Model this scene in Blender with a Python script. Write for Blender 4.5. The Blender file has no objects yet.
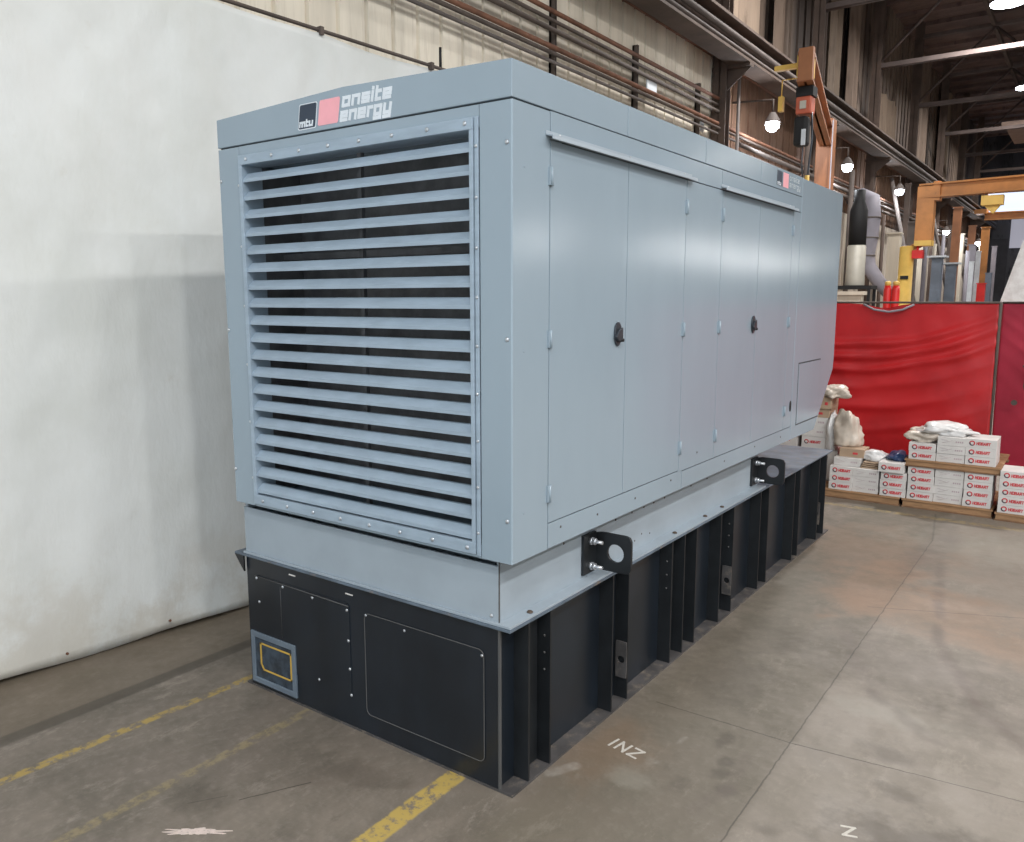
import bpy, bmesh, math, random
from mathutils import Vector, noise
random.seed(4)
S = bpy.context.scene
PI = math.pi

# ------------------------------------------------------------ camera, world, exposure
cam_d = bpy.data.cameras.new('camera'); cam = bpy.data.objects.new('camera', cam_d)
S.collection.objects.link(cam)
cam.location = (1.9192, -2.5777, 2.1)
cam.rotation_euler = (PI/2 - 0.1485, 0, 0.6236)
cam_d.sensor_width = 36; cam_d.lens = 808.5 * 36 / 1024
cam_d.clip_end = 200
S.camera = cam
S.view_settings.view_transform = 'Standard'; S.view_settings.look = 'None'
S.view_settings.gamma = 1; S.view_settings.use_curve_mapping = False
S.view_settings.exposure = -0.05
w = bpy.data.worlds.new('world'); S.world = w; w.use_nodes = True
w.node_tree.nodes['Background'].inputs[0].default_value = (0.80, 0.91, 1.0, 1)
w.node_tree.nodes['Background'].inputs[1].default_value = 1.68

def area(name, loc, size, power, color=(1, .98, .955), target=None, shape='DISK', sy=None):
    l = bpy.data.lights.new(name, 'AREA'); l.shape = shape; l.size = size
    if sy: l.size_y = sy
    l.energy = power; l.color = color
    o = bpy.data.objects.new(name, l); S.collection.objects.link(o); o.location = loc
    if target is not None:
        o.rotation_euler = (Vector(target) - Vector(loc)).to_track_quat('-Z', 'Y').to_euler()
    return o

HIGH_BAYS = [(-0.45, 20.7), (-0.6, 30.0), (-0.5, 39.5), (-0.45, 11.4), (7.0, -7.5), (7.0, -3.5), (7.0, .5), (7.0, 4.5), (11.5, -5.5), (11.5, -1.5), (11.5, 2.5), (4.2, -6.0), (7.0, 11.4), (7.0, 20.7), (7.0, 30.0)]  # outermost row added unseen to soften tarp shadow; behind-camera lamp fills generator front
BAY_POWER = {(7.0, .5): 230, (7.0, -3.5): 240, (7.0, -7.5): 380, (7.0, 4.5): 260, (-0.45, 11.4): 620, (11.5, -5.5): 420, (11.5, -1.5): 420, (11.5, 2.5): 420, (4.2, -6.0): 420}
for x, y in HIGH_BAYS:
    area('high_bay_light', (x, y, 8.98), 0.66, BAY_POWER.get((x, y), 420))

# ------------------------------------------------------------ helpers
C = S.collection
ORG = {}
def srgb(r, g, b):
    f = lambda c: (c/255/12.92) if c/255 <= .04045 else ((c/255+.055)/1.055)**2.4
    return (f(r), f(g), f(b), 1)

class NT:
    def __init__(s, name):
        s.m = bpy.data.materials.new(name); s.m.use_nodes = True
        s.t = s.m.node_tree; s.b = s.t.nodes['Principled BSDF']
        s._pos = None
    def n(s, typ, **k):
        x = s.t.nodes.new(typ)
        for a, v in k.items(): setattr(x, a, v)
        return x
    def put(s, sock, v):
        if isinstance(v, bpy.types.NodeSocket): s.t.links.new(v, sock)
        else: sock.default_value = v
    def M(s, op, a, b=0.0, c=0.0, clamp=False):
        x = s.n('ShaderNodeMath', operation=op, use_clamp=clamp)
        s.put(x.inputs[0], a); s.put(x.inputs[1], b)
        if op in ('MULTIPLY_ADD',): s.put(x.inputs[2], c)
        return x.outputs[0]
    def pos(s):
        if s._pos is None: s._pos = s.n('ShaderNodeNewGeometry').outputs['Position']
        return s._pos
    def objpos(s):
        return s.n('ShaderNodeTexCoord').outputs['Object']
    def xyz(s):
        x = s.n('ShaderNodeSeparateXYZ'); s.put(x.inputs[0], s.pos()); return x.outputs
    def noise(s, scale=5, detail=4, rough=.55, stretch=None, vec=None):
        v = vec or s.pos()
        if stretch:
            mp = s.n('ShaderNodeMapping'); s.put(mp.inputs[0], v); mp.inputs['Scale'].default_value = stretch; v = mp.outputs[0]
        x = s.n('ShaderNodeTexNoise'); s.put(x.inputs['Vector'], v)
        x.inputs['Scale'].default_value = scale; x.inputs['Detail'].default_value = detail; x.inputs['Roughness'].default_value = rough
        return x.outputs['Fac']
    def rng(s, v, a, b, c=0.0, d=1.0, smooth=True):
        x = s.n('ShaderNodeMapRange'); x.interpolation_type = 'SMOOTHSTEP' if smooth else 'LINEAR'
        s.put(x.inputs[0], v)
        for i, k in enumerate((a, b, c, d)): s.put(x.inputs[1+i], k)
        return x.outputs[0]
    def mix(s, f, a, b):
        x = s.n('ShaderNodeMix', data_type='RGBA')
        s.put(x.inputs[0], f); s.put(x.inputs[6], a); s.put(x.inputs[7], b)
        return x.outputs[2]
    def bump(s, h, strength=.3, dist=.01):
        x = s.n('ShaderNodeBump'); x.inputs['Strength'].default_value = strength; x.inputs['Distance'].default_value = dist
        s.put(x.inputs['Height'], h); s.put(s.b.inputs['Normal'], x.outputs[0])
    def seg(s, x, y, p0, p1, w, soft):
        dx, dy = p1[0]-p0[0], p1[1]-p0[1]; L = math.hypot(dx, dy); ux, uy = dx/L, dy/L
        rx = s.M('SUBTRACT', x, p0[0]); ry = s.M('SUBTRACT', y, p0[1])
        t = s.M('ADD', s.M('MULTIPLY', rx, ux), s.M('MULTIPLY', ry, uy))
        t = s.M('MINIMUM', s.M('MAXIMUM', t, 0.0), L)
        ex = s.M('SUBTRACT', rx, s.M('MULTIPLY', t, ux)); ey = s.M('SUBTRACT', ry, s.M('MULTIPLY', t, uy))
        d = s.M('SQRT', s.M('ADD', s.M('MULTIPLY', ex, ex), s.M('MULTIPLY', ey, ey)))
        return s.rng(d, w-soft, w+soft, 1.0, 0.0)
    def blob(s, x, y, c, rx, ry, nz, soft=.6):
        a = s.M('DIVIDE', s.M('SUBTRACT', x, c[0]), rx); b = s.M('DIVIDE', s.M('SUBTRACT', y, c[1]), ry)
        d = s.M('SQRT', s.M('ADD', s.M('MULTIPLY', a, a), s.M('MULTIPLY', b, b)))
        d = s.M('ADD', d, s.M('MULTIPLY', s.M('SUBTRACT', nz, .5), 3.4))
        return s.rng(d, 1-soft, 1+soft, 1.0, 0.0)
    def done(s, col, rough=.5, metal=0.0, spec=.5):
        s.put(s.b.inputs['Base Color'], col); s.put(s.b.inputs['Roughness'], rough)
        s.b.inputs['Metallic'].default_value = metal; s.b.inputs['Specular IOR Level'].default_value = spec
        return s.m

def paint(name, rgb, rough=.4, metal=0.0, var=.12, scale=3, stretch=None, dirt=None, dirt_amt=.5, spec=.5, bump=0, bumplow=0):
    m = NT(name); c = srgb(*rgb)
    d = tuple(v*(1-var) for v in c[:3])+(1,); l = tuple(min(1, v*(1+var)) for v in c[:3])+(1,)
    n = m.noise(scale, 4, .6, stretch)
    col = m.mix(m.rng(n, .3, .7), d, l)
    if dirt:
        k = m.rng(m.noise(scale*2.3, 6, .7, stretch), 1-dirt_amt-.05, 1-dirt_amt+.2)
        col = m.mix(k, col, srgb(*dirt))
    if bumplow: m.bump(m.noise(1.6, 2, .5, (1, 1.4, .8)), .10, .03)
    if bump: m.bump(m.noise(scale*12, 5, .6), bump, .004)
    return m.done(col, rough, metal, spec)

def emis(name, rgb, strength):
    m = NT(name); m.b.inputs['Emission Color'].default_value = srgb(*rgb); m.b.inputs['Emission Strength'].default_value = strength
    return m.done(srgb(*rgb), .5)

class MB:
    def __init__(s): s.bm = bmesh.new(); s.mats = [0]
    def face(s, pts, mi=0):
        f = s.bm.faces.new([s.bm.verts.new(p) for p in pts]); f.material_index = mi; return f
    def prism(s, pts, off, mi=0):
        a = [s.bm.verts.new(p) for p in pts]; o = Vector(off); b = [s.bm.verts.new(Vector(p)+o) for p in pts]
        n = len(a); fs = [s.bm.faces.new(a[::-1]), s.bm.faces.new(b)]
        for i in range(n): fs.append(s.bm.faces.new((a[i], a[(i+1) % n], b[(i+1) % n], b[i])))
        for f in fs: f.material_index = mi
        return s
    def box(s, x0, x1, y0, y1, z0, z1, mi=0):
        return s.prism([(x0,y0,z0),(x1,y0,z0),(x1,y1,z0),(x0,y1,z0)], (0,0,z1-z0), mi)
    def tube(s, path, r, n=10, mi=0, caps=True):
        path = [Vector(p) for p in path]; rings = []
        prev = None
        for i, p in enumerate(path):
            if i == 0: d = path[1]-p
            elif i == len(path)-1: d = p-path[i-1]
            else: d = (path[i+1]-p).normalized()+(p-path[i-1]).normalized()
            d.normalize()
            up = Vector((0,0,1)) if abs(d.z) < .95 else Vector((0,1,0))
            if prev is not None: a = (prev - d*prev.dot(d)).normalized()
            else: a = d.cross(up).normalized()
            prev = a; b = d.cross(a)
            rr = r[i] if isinstance(r, (list, tuple)) else r
            rings.append([s.bm.verts.new(p+a*rr*math.cos(2*PI*k/n)+b*rr*math.sin(2*PI*k/n)) for k in range(n)])
        for i in range(len(rings)-1):
            for k in range(n):
                f = s.bm.faces.new((rings[i][k], rings[i][(k+1)%n], rings[i+1][(k+1)%n], rings[i+1][k])); f.material_index = mi; f.smooth = True
        if caps:
            for R in (rings[0][::-1], rings[-1]):
                f = s.bm.faces.new(R); f.material_index = mi
        return s
    def ring_plate(s, O, U, V, W, u0, u1, v0, v1, hc, hr, corner=.0, n=32, mi=0):
        """flat plate u0..u1 x v0..v1 with a round hole; O origin, U V in plane, W thickness vector"""
        O, U, V, W = map(Vector, (O, U, V, W)); outer = []; inner = []
        cu, cv = hc
        for k in range(n):
            a = 2*PI*(k+.5)/n; du, dv = math.cos(a), math.sin(a)
            t = 1e9
            if du > 1e-9: t = min(t, (u1-cu)/du)
            if du < -1e-9: t = min(t, (u0-cu)/du)
            if dv > 1e-9: t = min(t, (v1-cv)/dv)
            if dv < -1e-9: t = min(t, (v0-cv)/dv)
            pu, pv = cu+du*t, cv+dv*t
            for (qu, qv, su, sv) in ((u0,v0,1,1),(u1,v0,-1,1),(u0,v1,1,-1),(u1,v1,-1,-1)):
                ku, kv = qu+su*corner, qv+sv*corner
                if (pu-ku)*su < 0 and (pv-kv)*sv < 0 and corner > 0:
                    l = math.hypot(pu-ku, pv-kv); pu, pv = ku+(pu-ku)/l*corner, kv+(pv-kv)/l*corner
            outer.append((pu, pv)); inner.append((cu+du*hr, cv+dv*hr))
        P = lambda q, k: s.bm.verts.new(O+U*q[0]+V*q[1]+W*k)
        o0 = [P(q,0) for q in outer]; o1 = [P(q,1) for q in outer]; i0 = [P(q,0) for q in inner]; i1 = [P(q,1) for q in inner]
        for k in range(n):
            j = (k+1) % n
            for q in ((o0[k],o0[j],i0[j],i0[k]), (o1[j],o1[k],i1[k],i1[j]), (o0[j],o0[k],o1[k],o1[j]), (i0[k],i0[j],i1[j],i1[k])):
                s.bm.faces.new(q).material_index = mi
        return s
    def lathe(s, c, prof, n=20, axis='z', mi=0):
        rings = []
        for r, h in prof:
            R = []
            for k in range(n):
                a = 2*PI*k/n; u, v = r*math.cos(a), r*math.sin(a)
                q = {'z': (u, v, h), 'x': (h, u, v), 'y': (u, h, v)}[axis]
                R.append(s.bm.verts.new(Vector(c)+Vector(q)))
            rings.append(R)
        for i in range(len(rings)-1):
            for k in range(n):
                f = s.bm.faces.new((rings[i][k], rings[i][(k+1)%n], rings[i+1][(k+1)%n], rings[i+1][k])); f.material_index = mi; f.smooth = True
        s.bm.faces.new(rings[0][::-1]).material_index = mi; s.bm.faces.new(rings[-1]).material_index = mi
        return s
    def build(s, name, mats, parent=None, bevel=0, origin=None, smooth=False):
        if not isinstance(mats, (list, tuple)): mats = [mats]
        bmesh.ops.recalc_face_normals(s.bm, faces=s.bm.faces)
        if parent is not None: org = ORG[parent.name]
        elif origin is not None: org = Vector(origin)
        else:
            vs = [v.co for v in s.bm.verts]
            org = Vector(((min(v.x for v in vs)+max(v.x for v in vs))/2, (min(v.y for v in vs)+max(v.y for v in vs))/2, min(v.z for v in vs)))
        for v in s.bm.verts: v.co -= org
        me = bpy.data.meshes.new(name); 
        if smooth:
            for f in s.bm.faces: f.smooth = True
        s.bm.to_mesh(me); s.bm.free()
        for m in mats: me.materials.append(m)
        o = bpy.data.objects.new(name, me); C.objects.link(o)
        if parent is not None: o.parent = parent
        else: o.location = org
        ORG[o.name] = org
        if bevel:
            b = o.modifiers.new('bevel', 'BEVEL'); b.width = bevel; b.segments = 2; b.limit_method = 'ANGLE'
        return o

def thing(name, label, cat, loc, group=None):
    o = bpy.data.objects.new(name, None); C.objects.link(o); o.location = loc; o.empty_display_size = .1
    o['label'] = label; o['category'] = cat
    if group: o['group'] = group
    ORG[o.name] = Vector(loc); return o
def tag(o, label, cat, group=None):
    o['label'] = label; o['category'] = cat
    if group: o['group'] = group
    return o
def struct(o): o['kind'] = 'structure'; return o
def dup(root, loc, label=None, group=None):
    r = root.copy(); C.objects.link(r); r.location = loc
    if label: r['label'] = label
    if group: r['group'] = group
    for ch in list(root.children):
        c = ch.copy(); C.objects.link(c); c.parent = r
        for g in ch.children:
            d = g.copy(); C.objects.link(d); d.parent = c
    return r

# ------------------------------------------------------------ materials
M_body = paint('grey_enclosure_paint', (140, 155, 166), .19, 0, .035, 1.3, (1, 1, .4), spec=.5, bumplow=1)
M_gap = paint('dark_panel_gap', (52, 58, 62), .7)
M_louv = paint('louver_paint', (146, 162, 176), .38, .05, .08, 6, (1, 1, 4), (112, 124, 136), .3)
M_cav = paint('dark_radiator_core', (84, 84, 86), .6, 0, .3, 8)
M_skid = paint('skid_grey_paint', (148, 159, 168), .5, 0, .06, 2.5, None, (140, 128, 112), .2)
M_blk = paint('black_tank_paint', (25, 31, 38), .3, 0, .25, 3, (1, 1, .5), (44, 54, 64), .25)
M_blk2 = paint('black_steel', (25, 28, 31), .45, 0, .2, 9)
M_flange = paint('worn_black_flange', (74, 72, 72), .45, 0, .3, 5, None, (126, 116, 104), .45)
M_tanktop = paint('scuffed_tank_top', (88, 100, 112), .5, 0, .3, 4, None, (128, 110, 92), .42)
M_bolt = paint('bright_zinc_bolt', (196, 200, 205), .3, .7)
M_bolt_dk = paint('rusty_bolt_head', (74, 60, 48), .6)
M_handle = paint('dark_handle_metal', (66, 70, 76), .4, .5)
M_edge = paint('scratched_panel_edge', (78, 78, 78), .6)
M_white = paint('white_print', (208, 214, 220), .5)
M_navy = paint('navy_print', (38, 52, 70), .4)
M_pink = paint('faded_pink_print', (228, 160, 168), .45)
M_yel = paint('yellow_print', (196, 160, 70), .5)
M_plate = paint('label_plate_glass', (52, 62, 72), .25, 0, .4, 14)
M_plframe = paint('label_plate_frame', (120, 134, 148), .35, .4)
M_carton = paint('white_carton', (206, 202, 198), .7, 0, .05, 6)
M_card = paint('brown_cardboard', (170, 146, 122), .8, 0, .08, 6)
M_red = paint('red_print', (196, 60, 66), .6)
M_redlt = paint('faint_print', (176, 158, 162), .6)
M_dkprint = paint('dark_print', (74, 60, 70), .6)
M_wood = paint('pallet_wood', (158, 122, 88), .8, 0, .2, 5, (1, 6, 6), (110, 80, 58), .4)
M_wooddk = paint('dark_pallet_wood', (122, 92, 68), .85, 0, .2, 7)
M_bag = paint('tan_plastic_bag', (196, 184, 170), .35, 0, .12, 6)
M_bagw = paint('clear_plastic_bag', (214, 212, 210), .25, 0, .1, 6)
M_blue = paint('blue_print_bag', (46, 66, 104), .4)
M_steel = paint('old_brown_steel', (84, 70, 62), .8, 0, .25, 2, None, (60, 50, 46), .4)
M_steelg = paint('grey_steel', (96, 88, 84), .75, .0, .2, 2)
M_rust = paint('rusty_pipe', (116, 80, 62), .85, 0, .3, 4)
M_dkpipe = paint('dark_pipe', (82, 72, 66), .85, 0, .2, 4)
M_tan = paint('truss_tan_paint', (92, 80, 76), .8, 0, .2, 1.5)
M_orange = paint('orange_crane_paint', (186, 124, 66), .5, 0, .2, 1.5, None, (126, 82, 48), .35)
M_orgdk = paint('brown_orange_crane_paint', (150, 98, 64), .55, 0, .2, 1.5)
M_yellow = paint('yellow_machine_paint', (222, 182, 92), .5, 0, .12, 2)
M_duct = paint('galvanised_duct', (134, 130, 138), .6, 0, .12, 2)
M_drum = paint('pale_drum', (196, 192, 180), .4, .2, .08, 3)
M_extred = paint('bright_red_paint', (214, 40, 36), .4)
M_grey = paint('blue_grey_cabinet', (112, 122, 136), .5, 0, .2, 2)
M_cream = paint('cream_sheeting', (196, 186, 170), .75, 0, .12, 3, (1, 1, .2), (130, 116, 100), .35)
M_black = paint('matt_black', (22, 22, 24), .7)
M_lamp = emis('lamp_glow', (235, 244, 255), 30)
M_bay = emis('high_bay_glow', (240, 246, 255), 22)
M_bay2 = emis('added_flood_glow', (240, 244, 250), 5)
M_win = emis('daylight_window', (200, 214, 240), 1.6)

def floor_mat():
    m = NT('concrete_floor'); X = m.xyz()
    n1 = m.noise(.55, 6, .62); n2 = m.noise(2.3, 7, .68); n3 = m.noise(18, 6, .7); n4 = m.noise(4.2, 5, .6)
    nl = m.noise(1.5, 4, .6); nw = m.noise(9, 3, .6); nb = m.noise(6.5, 5, .65)
    x = m.M('MULTIPLY_ADD', m.M('SUBTRACT', nl, .5), .10, X[0]); y = m.M('MULTIPLY_ADD', m.M('SUBTRACT', n4, .5), .12, X[1])
    xs = m.M('MULTIPLY_ADD', m.M('SUBTRACT', nw, .5), .02, X[0]); ys = m.M('MULTIPLY_ADD', m.M('SUBTRACT', n3, .5), .02, X[1])
    col = m.mix(m.rng(n1, .35, .65), srgb(120, 110, 100), srgb(142, 132, 120))
    col = m.mix(m.rng(n2, .35, .7), col, srgb(108, 101, 91))
    col = m.mix(m.M('MULTIPLY', m.rng(n3, .45, .75), .4), col, srgb(158, 149, 138))
    n5 = m.noise(1.1, 8, .75, (1, .6, 1)); n6 = m.noise(3.4, 7, .8, (1.6, .7, 1))
    col = m.mix(m.M('MULTIPLY', m.rng(n5, .52, .64), .5), col, srgb(98, 91, 82))
    col = m.mix(m.M('MULTIPLY', m.rng(n6, .54, .66), .45), col, srgb(166, 156, 144))
    col = m.mix(m.M('MULTIPLY', m.rng(n6, .44, .34), .45), col, srgb(96, 88, 80))
    # slab right of the joint is paler, the one between tank and joint greener
    side = m.rng(X[0], .86, .94)
    col = m.mix(m.M('MULTIPLY', side, .45), col, srgb(152, 143, 130))
    lane = m.M('MULTIPLY', m.rng(X[0], .0, .2), m.M('SUBTRACT', 1.0, side))
    col = m.mix(m.M('MULTIPLY', lane, .4), col, srgb(108, 102, 86))
    # rusty brown drag stains
    for c, rx, ry, a in (((1.25, 3.35), .5, .4, .45), ((.75, 3.7), .3, .55, .4), ((.55, 4.6), .6, .6, .25), ((1.9, 3.0), .5, .3, .35), ((.2, .55), .16, .25, .25)):
        col = m.mix(m.M('MULTIPLY', m.blob(x, y, c, rx, ry, n2), a), col, srgb(150, 117, 88))
    # oily dark stains
    for c, rx, ry, a in (((1.55, .62), .3, .2, .55), ((1.15, 2.3), .5, .35, .3), ((.62, .95), .03, .09, .5), ((.7, .8), .035, .05, .55), ((.72, .68), .04, .04, .5), ((.78, .59), .04, .035, .5),
                         ((.6, .5), .05, .05, .35), ((1.02, .43), .05, .04, .4), ((.45, 1.6), .2, .3, .3), ((1.3, 1.3), .1, .07, .4), ((1.42, 1.0), .08, .06, .4), ((-1.0, -.78), .12, .09, .35), ((-.6, -.25), .25, .1, .3),
                         ((.95, 4.9), .16, .8, .35), ((1.7, 1.9), .3, .2, .25), ((.4, 2.3), .2, .4, .2), ((-.9, -.35), .4, .15, .2)):
        col = m.mix(m.M('MULTIPLY', m.blob(x, y, c, rx, ry, nb), a), col, srgb(80, 73, 64))
    # pale stains and spilt paint
    for c, rx, ry, a in (((.40, .42), .1, .06, .3), ((1.25, 1.7), .25, .1, .3), ((1.5, 5.2), .8, .4, .35)):
        col = m.mix(m.M('MULTIPLY', m.blob(x, y, c, rx, ry, nb), a), col, srgb(160, 156, 144))
    # curved tyre marks
    import itertools
    def arc(pts, wd, a, c):
        nonlocal col
        for p, q in zip(pts, pts[1:]):
            col = m.mix(m.M('MULTIPLY', m.M('MULTIPLY', m.seg(x, y, p, q, wd, wd*.8), a), m.rng(n4, .3, .6)), col, srgb(*c))
    arc([(1.05, 4.6), (1.18, 3.6), (1.3, 2.8), (1.55, 2.1), (1.95, 1.55)], .035, .55, (104, 92, 84))
    arc([(.8, 2.6), (1.1, 1.9), (1.45, 1.55)], .04, .4, (104, 94, 86))
    arc([(.92, 5.9), (1.0, 5.3), (.9, 4.6)], .1, .35, (120, 110, 104))
    arc([(.75, .9), (.8, .6), (.72, .35)], .03, .4, (104, 94, 86))
    # strip along the tarp and the grooved band
    band = m.seg(X[0], X[1], (-2.2, -4), (-2.12, 8), .05, .012)
    col = m.mix(m.M('MULTIPLY', m.rng(X[0], -2.12, -2.18), .5), col, srgb(104, 92, 74))
    col = m.mix(m.M('MULTIPLY', band, .7), col, srgb(76, 70, 62))
    # joints and cracks
    for p, q, wd, a in (((.893, -3), (.9, 5.2), .0035, .6), ((.9, 5.2), (.78, 6.2), .008, .4), ((.2, 1.12), (.92, 1.13), .004, .6), ((.92, 1.13), (1.384, 1.188), .004, .65), ((1.384, 1.188), (2.4, 1.3), .003, .6),
                        ((-.865, -.689), (-.72, -.43), .0035, .7), ((-1.02, -.83), (-.93, -.70), .003, .4), ((.8, 3.2), (2.4, 3.9), .006, .35)):
        col = m.mix(m.M('MULTIPLY', m.seg(xs, ys, p, q, wd, wd*.7), a), col, srgb(52, 46, 40))
    # worn yellow lines
    worn = m.M('MULTIPLY', m.rng(n3, .40, .56), m.rng(n6, .36, .5)); worn2 = m.rng(n2, .4, .62)
    for p, q, wd, a, c in (((-1.9, -3), (-1.73, 1.2), .028, 1.0, (172, 148, 84)), ((-1.209, -3), (-1.215, .2), .03, .35, (176, 158, 104)),
                        ((-.2, -3), (-.235, -.03), .05, .95, (192, 166, 92)), ((-2, 6.02), (4, 6.02), .05, .45, (190, 164, 98))):
        k = m.M('MULTIPLY', m.seg(xs, ys, p, q, wd, .008), m.rng(n3, .38, .52) if wd > .045 and a > .9 else worn)
        col = m.mix(m.M('MULTIPLY', k, a), col, srgb(*c))
    # white scuffs on the floor
    for p, q, wd, a in (((.452, .60), (.47, .88), .010, .45), ((.42, .575), (.452, .66), .02, .3), ((.1, .25), (.16, .36), .03, .3)):
        col = m.mix(m.M('MULTIPLY', m.M('MULTIPLY', m.seg(xs, ys, p, q, wd, .01), worn2), a), col, srgb(205, 200, 192))
    col = m.mix(.18, col, (0, 0, 0, 1))
    m.bump(n3, .15, .004)
    return m.done(col, m.rng(n2, .3, .7, .42, .62), 0, .4)

def siding_mat(name, rgb, dark, amt, low=None):
    m = NT(name); X = m.xyz()
    n = m.noise(1.6, 5, .65, (1, 2.2, .22)); n2 = m.noise(5, 5, .7, (1, 3, .3)); n3 = m.noise(.35, 3, .5, (1, 1, .2))
    col = m.mix(m.rng(n, .35, .7), srgb(*rgb), tuple(v*.82 for v in srgb(*rgb)[:3])+(1,))
    col = m.mix(m.M('MULTIPLY', m.rng(n2, .5, .7), amt), col, srgb(*dark))
    col = m.mix(m.M('MULTIPLY', m.rng(n3, .5, .62), amt*.8), col, srgb(*dark))
    return m.done(col, .75, 0, .2)

# ------------------------------------------------------------ floor, walls, roof
f = MB(); f.face([(-4.2, -9, 0), (16, -9, 0), (16, 50, 0), (-4.2, 50, 0)])
struct(f.build('floor', floor_mat(), origin=(0, 0, 0)))

def corrugated(name, mat, x, y0, y1, z0, z1, pitch, groove, depth, thick=.02):
    b = MB(); y = y0; prof = []
    while y < y1:
        prof += [(x, y), (x, min(y+pitch-groove, y1)), (x-depth, min(y+pitch-groove*.75, y1)), (x-depth, min(y+pitch-groove*.25, y1))]
        y += pitch
    prof.append((x, y1))
    pr = []
    for q in prof:
        if not pr or (abs(pr[-1][1]-q[1]) > 1e-5): pr.append(q)
    lo = [b.bm.verts.new((q[0], q[1], z0)) for q in pr]; hi = [b.bm.verts.new((q[0], q[1], z1)) for q in pr]
    for i in range(len(pr)-1): b.bm.faces.new((lo[i], lo[i+1], hi[i+1], hi[i]))
    back = [b.bm.verts.new(p) for p in ((x-depth-thick, y0, z0), (x-depth-thick, y1, z0), (x-depth-thick, y1, z1), (x-depth-thick, y0, z1))]
    b.bm.faces.new(back)
    return struct(b.build(name, mat))
M_side1 = siding_mat('cream_corrugated_siding', (232, 224, 208), (170, 156, 136), .35)
M_side2 = siding_mat('brown_stained_siding', (134, 106, 88), (92, 62, 48), .75)
M_side3 = siding_mat('upper_brown_siding', (128, 112, 100), (52, 44, 42), .9)
M_side4 = siding_mat('dirty_cream_siding', (214, 202, 188), (120, 102, 88), .65)
corrugated('wall_left', M_side1, -3.6, -9, 10.85, 0, 6.35, .34, .05, .035)
corrugated('wall_left', M_side4, -3.7, 10.85, 50, 0, 4.35, .4, .07, .05)
corrugated('wall_left', M_side2, -3.75, 10.85, 50, 4.35, 6.6, .42, .08, .06)
corrugated('wall_left', M_side3, -4.0, -9, 50, 6.35, 11.2, .5, .16, .16)
b = MB(); b.box(-4.2, 16, 49.9, 50, 0, 11.2); struct(b.build('wall_back', siding_mat('far_wall', (92, 92, 98), (48, 48, 52), .8)))
b = MB(); b.box(15.9, 16, -9, 50, 0, 11.2); struct(b.build('wall_right', siding_mat('right_wall', (150, 146, 140), (110, 104, 98), .6)))
# roof deck with ribs
b = MB(); M_roof = siding_mat('roof_deck_paint', (128, 108, 102), (84, 72, 70), .7)
b.box(-4.2, 16, -9, 50, 10.9, 11.0)
y = -9
while y < 50: b.box(-4.2, 16, y, y+.12, 10.78, 10.9); y += 1.35
struct(b.build('ceiling', M_roof))
n_trim = [0]
def trim(bb, mat, **k):
    n_trim[0] += 1; return struct(bb.build('trim_%d' % n_trim[0], mat, **k))
# columns (H section) and roof trusses every 5.45 m
BAY = [10.8, 16.2, 21.6, 27.1, 32.6, 38.1, 43.6]
for i, y in enumerate(BAY):
    b = MB(); x = -3.45
    b.box(x-.12, x+.12, y-.1, y-.085, 0, 10.8); b.box(x-.12, x+.12, y+.085, y+.1, 0, 10.8); b.box(x-.008, x+.008, y-.1, y+.1, 0, 10.8)
    b.box(x-.14, x+.5, y-.09, y+.09, 5.82, 5.87); b.prism([(x+.1,y-.01,5.5),(x+.5,y-.01,5.82),(x+.1,y-.01,5.82)], (0,.02,0))
    trim(b, M_steel)
for i, y in enumerate(BAY[1:]):
    b = MB(); z0, z1 = 8.2, 10.3
    b.box(-3.5, 15.9, y-.09, y-.01, z0, z0+.012); b.box(-3.5, 15.9, y-.02, y-.01, z0, z0+.13)
    b.box(-3.5, 15.9, y+.01, y+.09, z0, z0+.012); b.box(-3.5, 15.9, y-.09, y+.09, z1, z1+.1)
    x = -3.5; up = True; st = 2.15
    while x < 15:
        p, q = ((x, y, z0+.05), (x+st, y, z1)) if up else ((x, y, z1), (x+st, y, z0+.05))
        b.tube([p, q], .04, 4) ; x += st; up = not up
    trim(b, M_tan)
# longitudinal purlins and hanging panels under the roof
for x in (-1.4, .9, 3.2, 5.5, 7.8):
    b = MB(); b.box(x-.05, x+.05, 5, 49, 10.3, 10.46); trim(b, M_steel)
b = MB(); b.box(-1.5, 3.4, 33.4, 37.6, 8.45, 8.55); b.box(-1.6, 3.4, 33.3, 33.4, 8.35, 8.6); b.tube([(.6,33.5,8.42),(.6,37.5,8.42)], .05, 6); trim(b, paint('ceiling_soffit_panel', (150, 128, 116), .8))
# crane runway girder on brackets
b = MB()
b.box(-3.3, -2.95, -9, 49, 5.87, 5.91); b.box(-3.14, -3.11, -9, 49, 5.91, 6.3); b.box(-3.32, -2.92, -9, 49, 6.3, 6.34); b.box(-3.16, -3.08, -9, 49, 6.34, 6.42)
trim(b, M_steel)
b = MB(); b.tube([(-2.98, -9, 6.12), (-2.98, 49, 6.12)], .045, 8); b.tube([(-3.0, -9, 5.98), (-3.0, 49, 5.98)], .03, 8); trim(b, M_steelg)
b = MB(); b.box(-3.95, -3.3, -9, 49, 6.22, 6.27); b.box(-3.62, -3.56, -9, 49, 6.05, 6.3); trim(b, M_rust)
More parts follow.
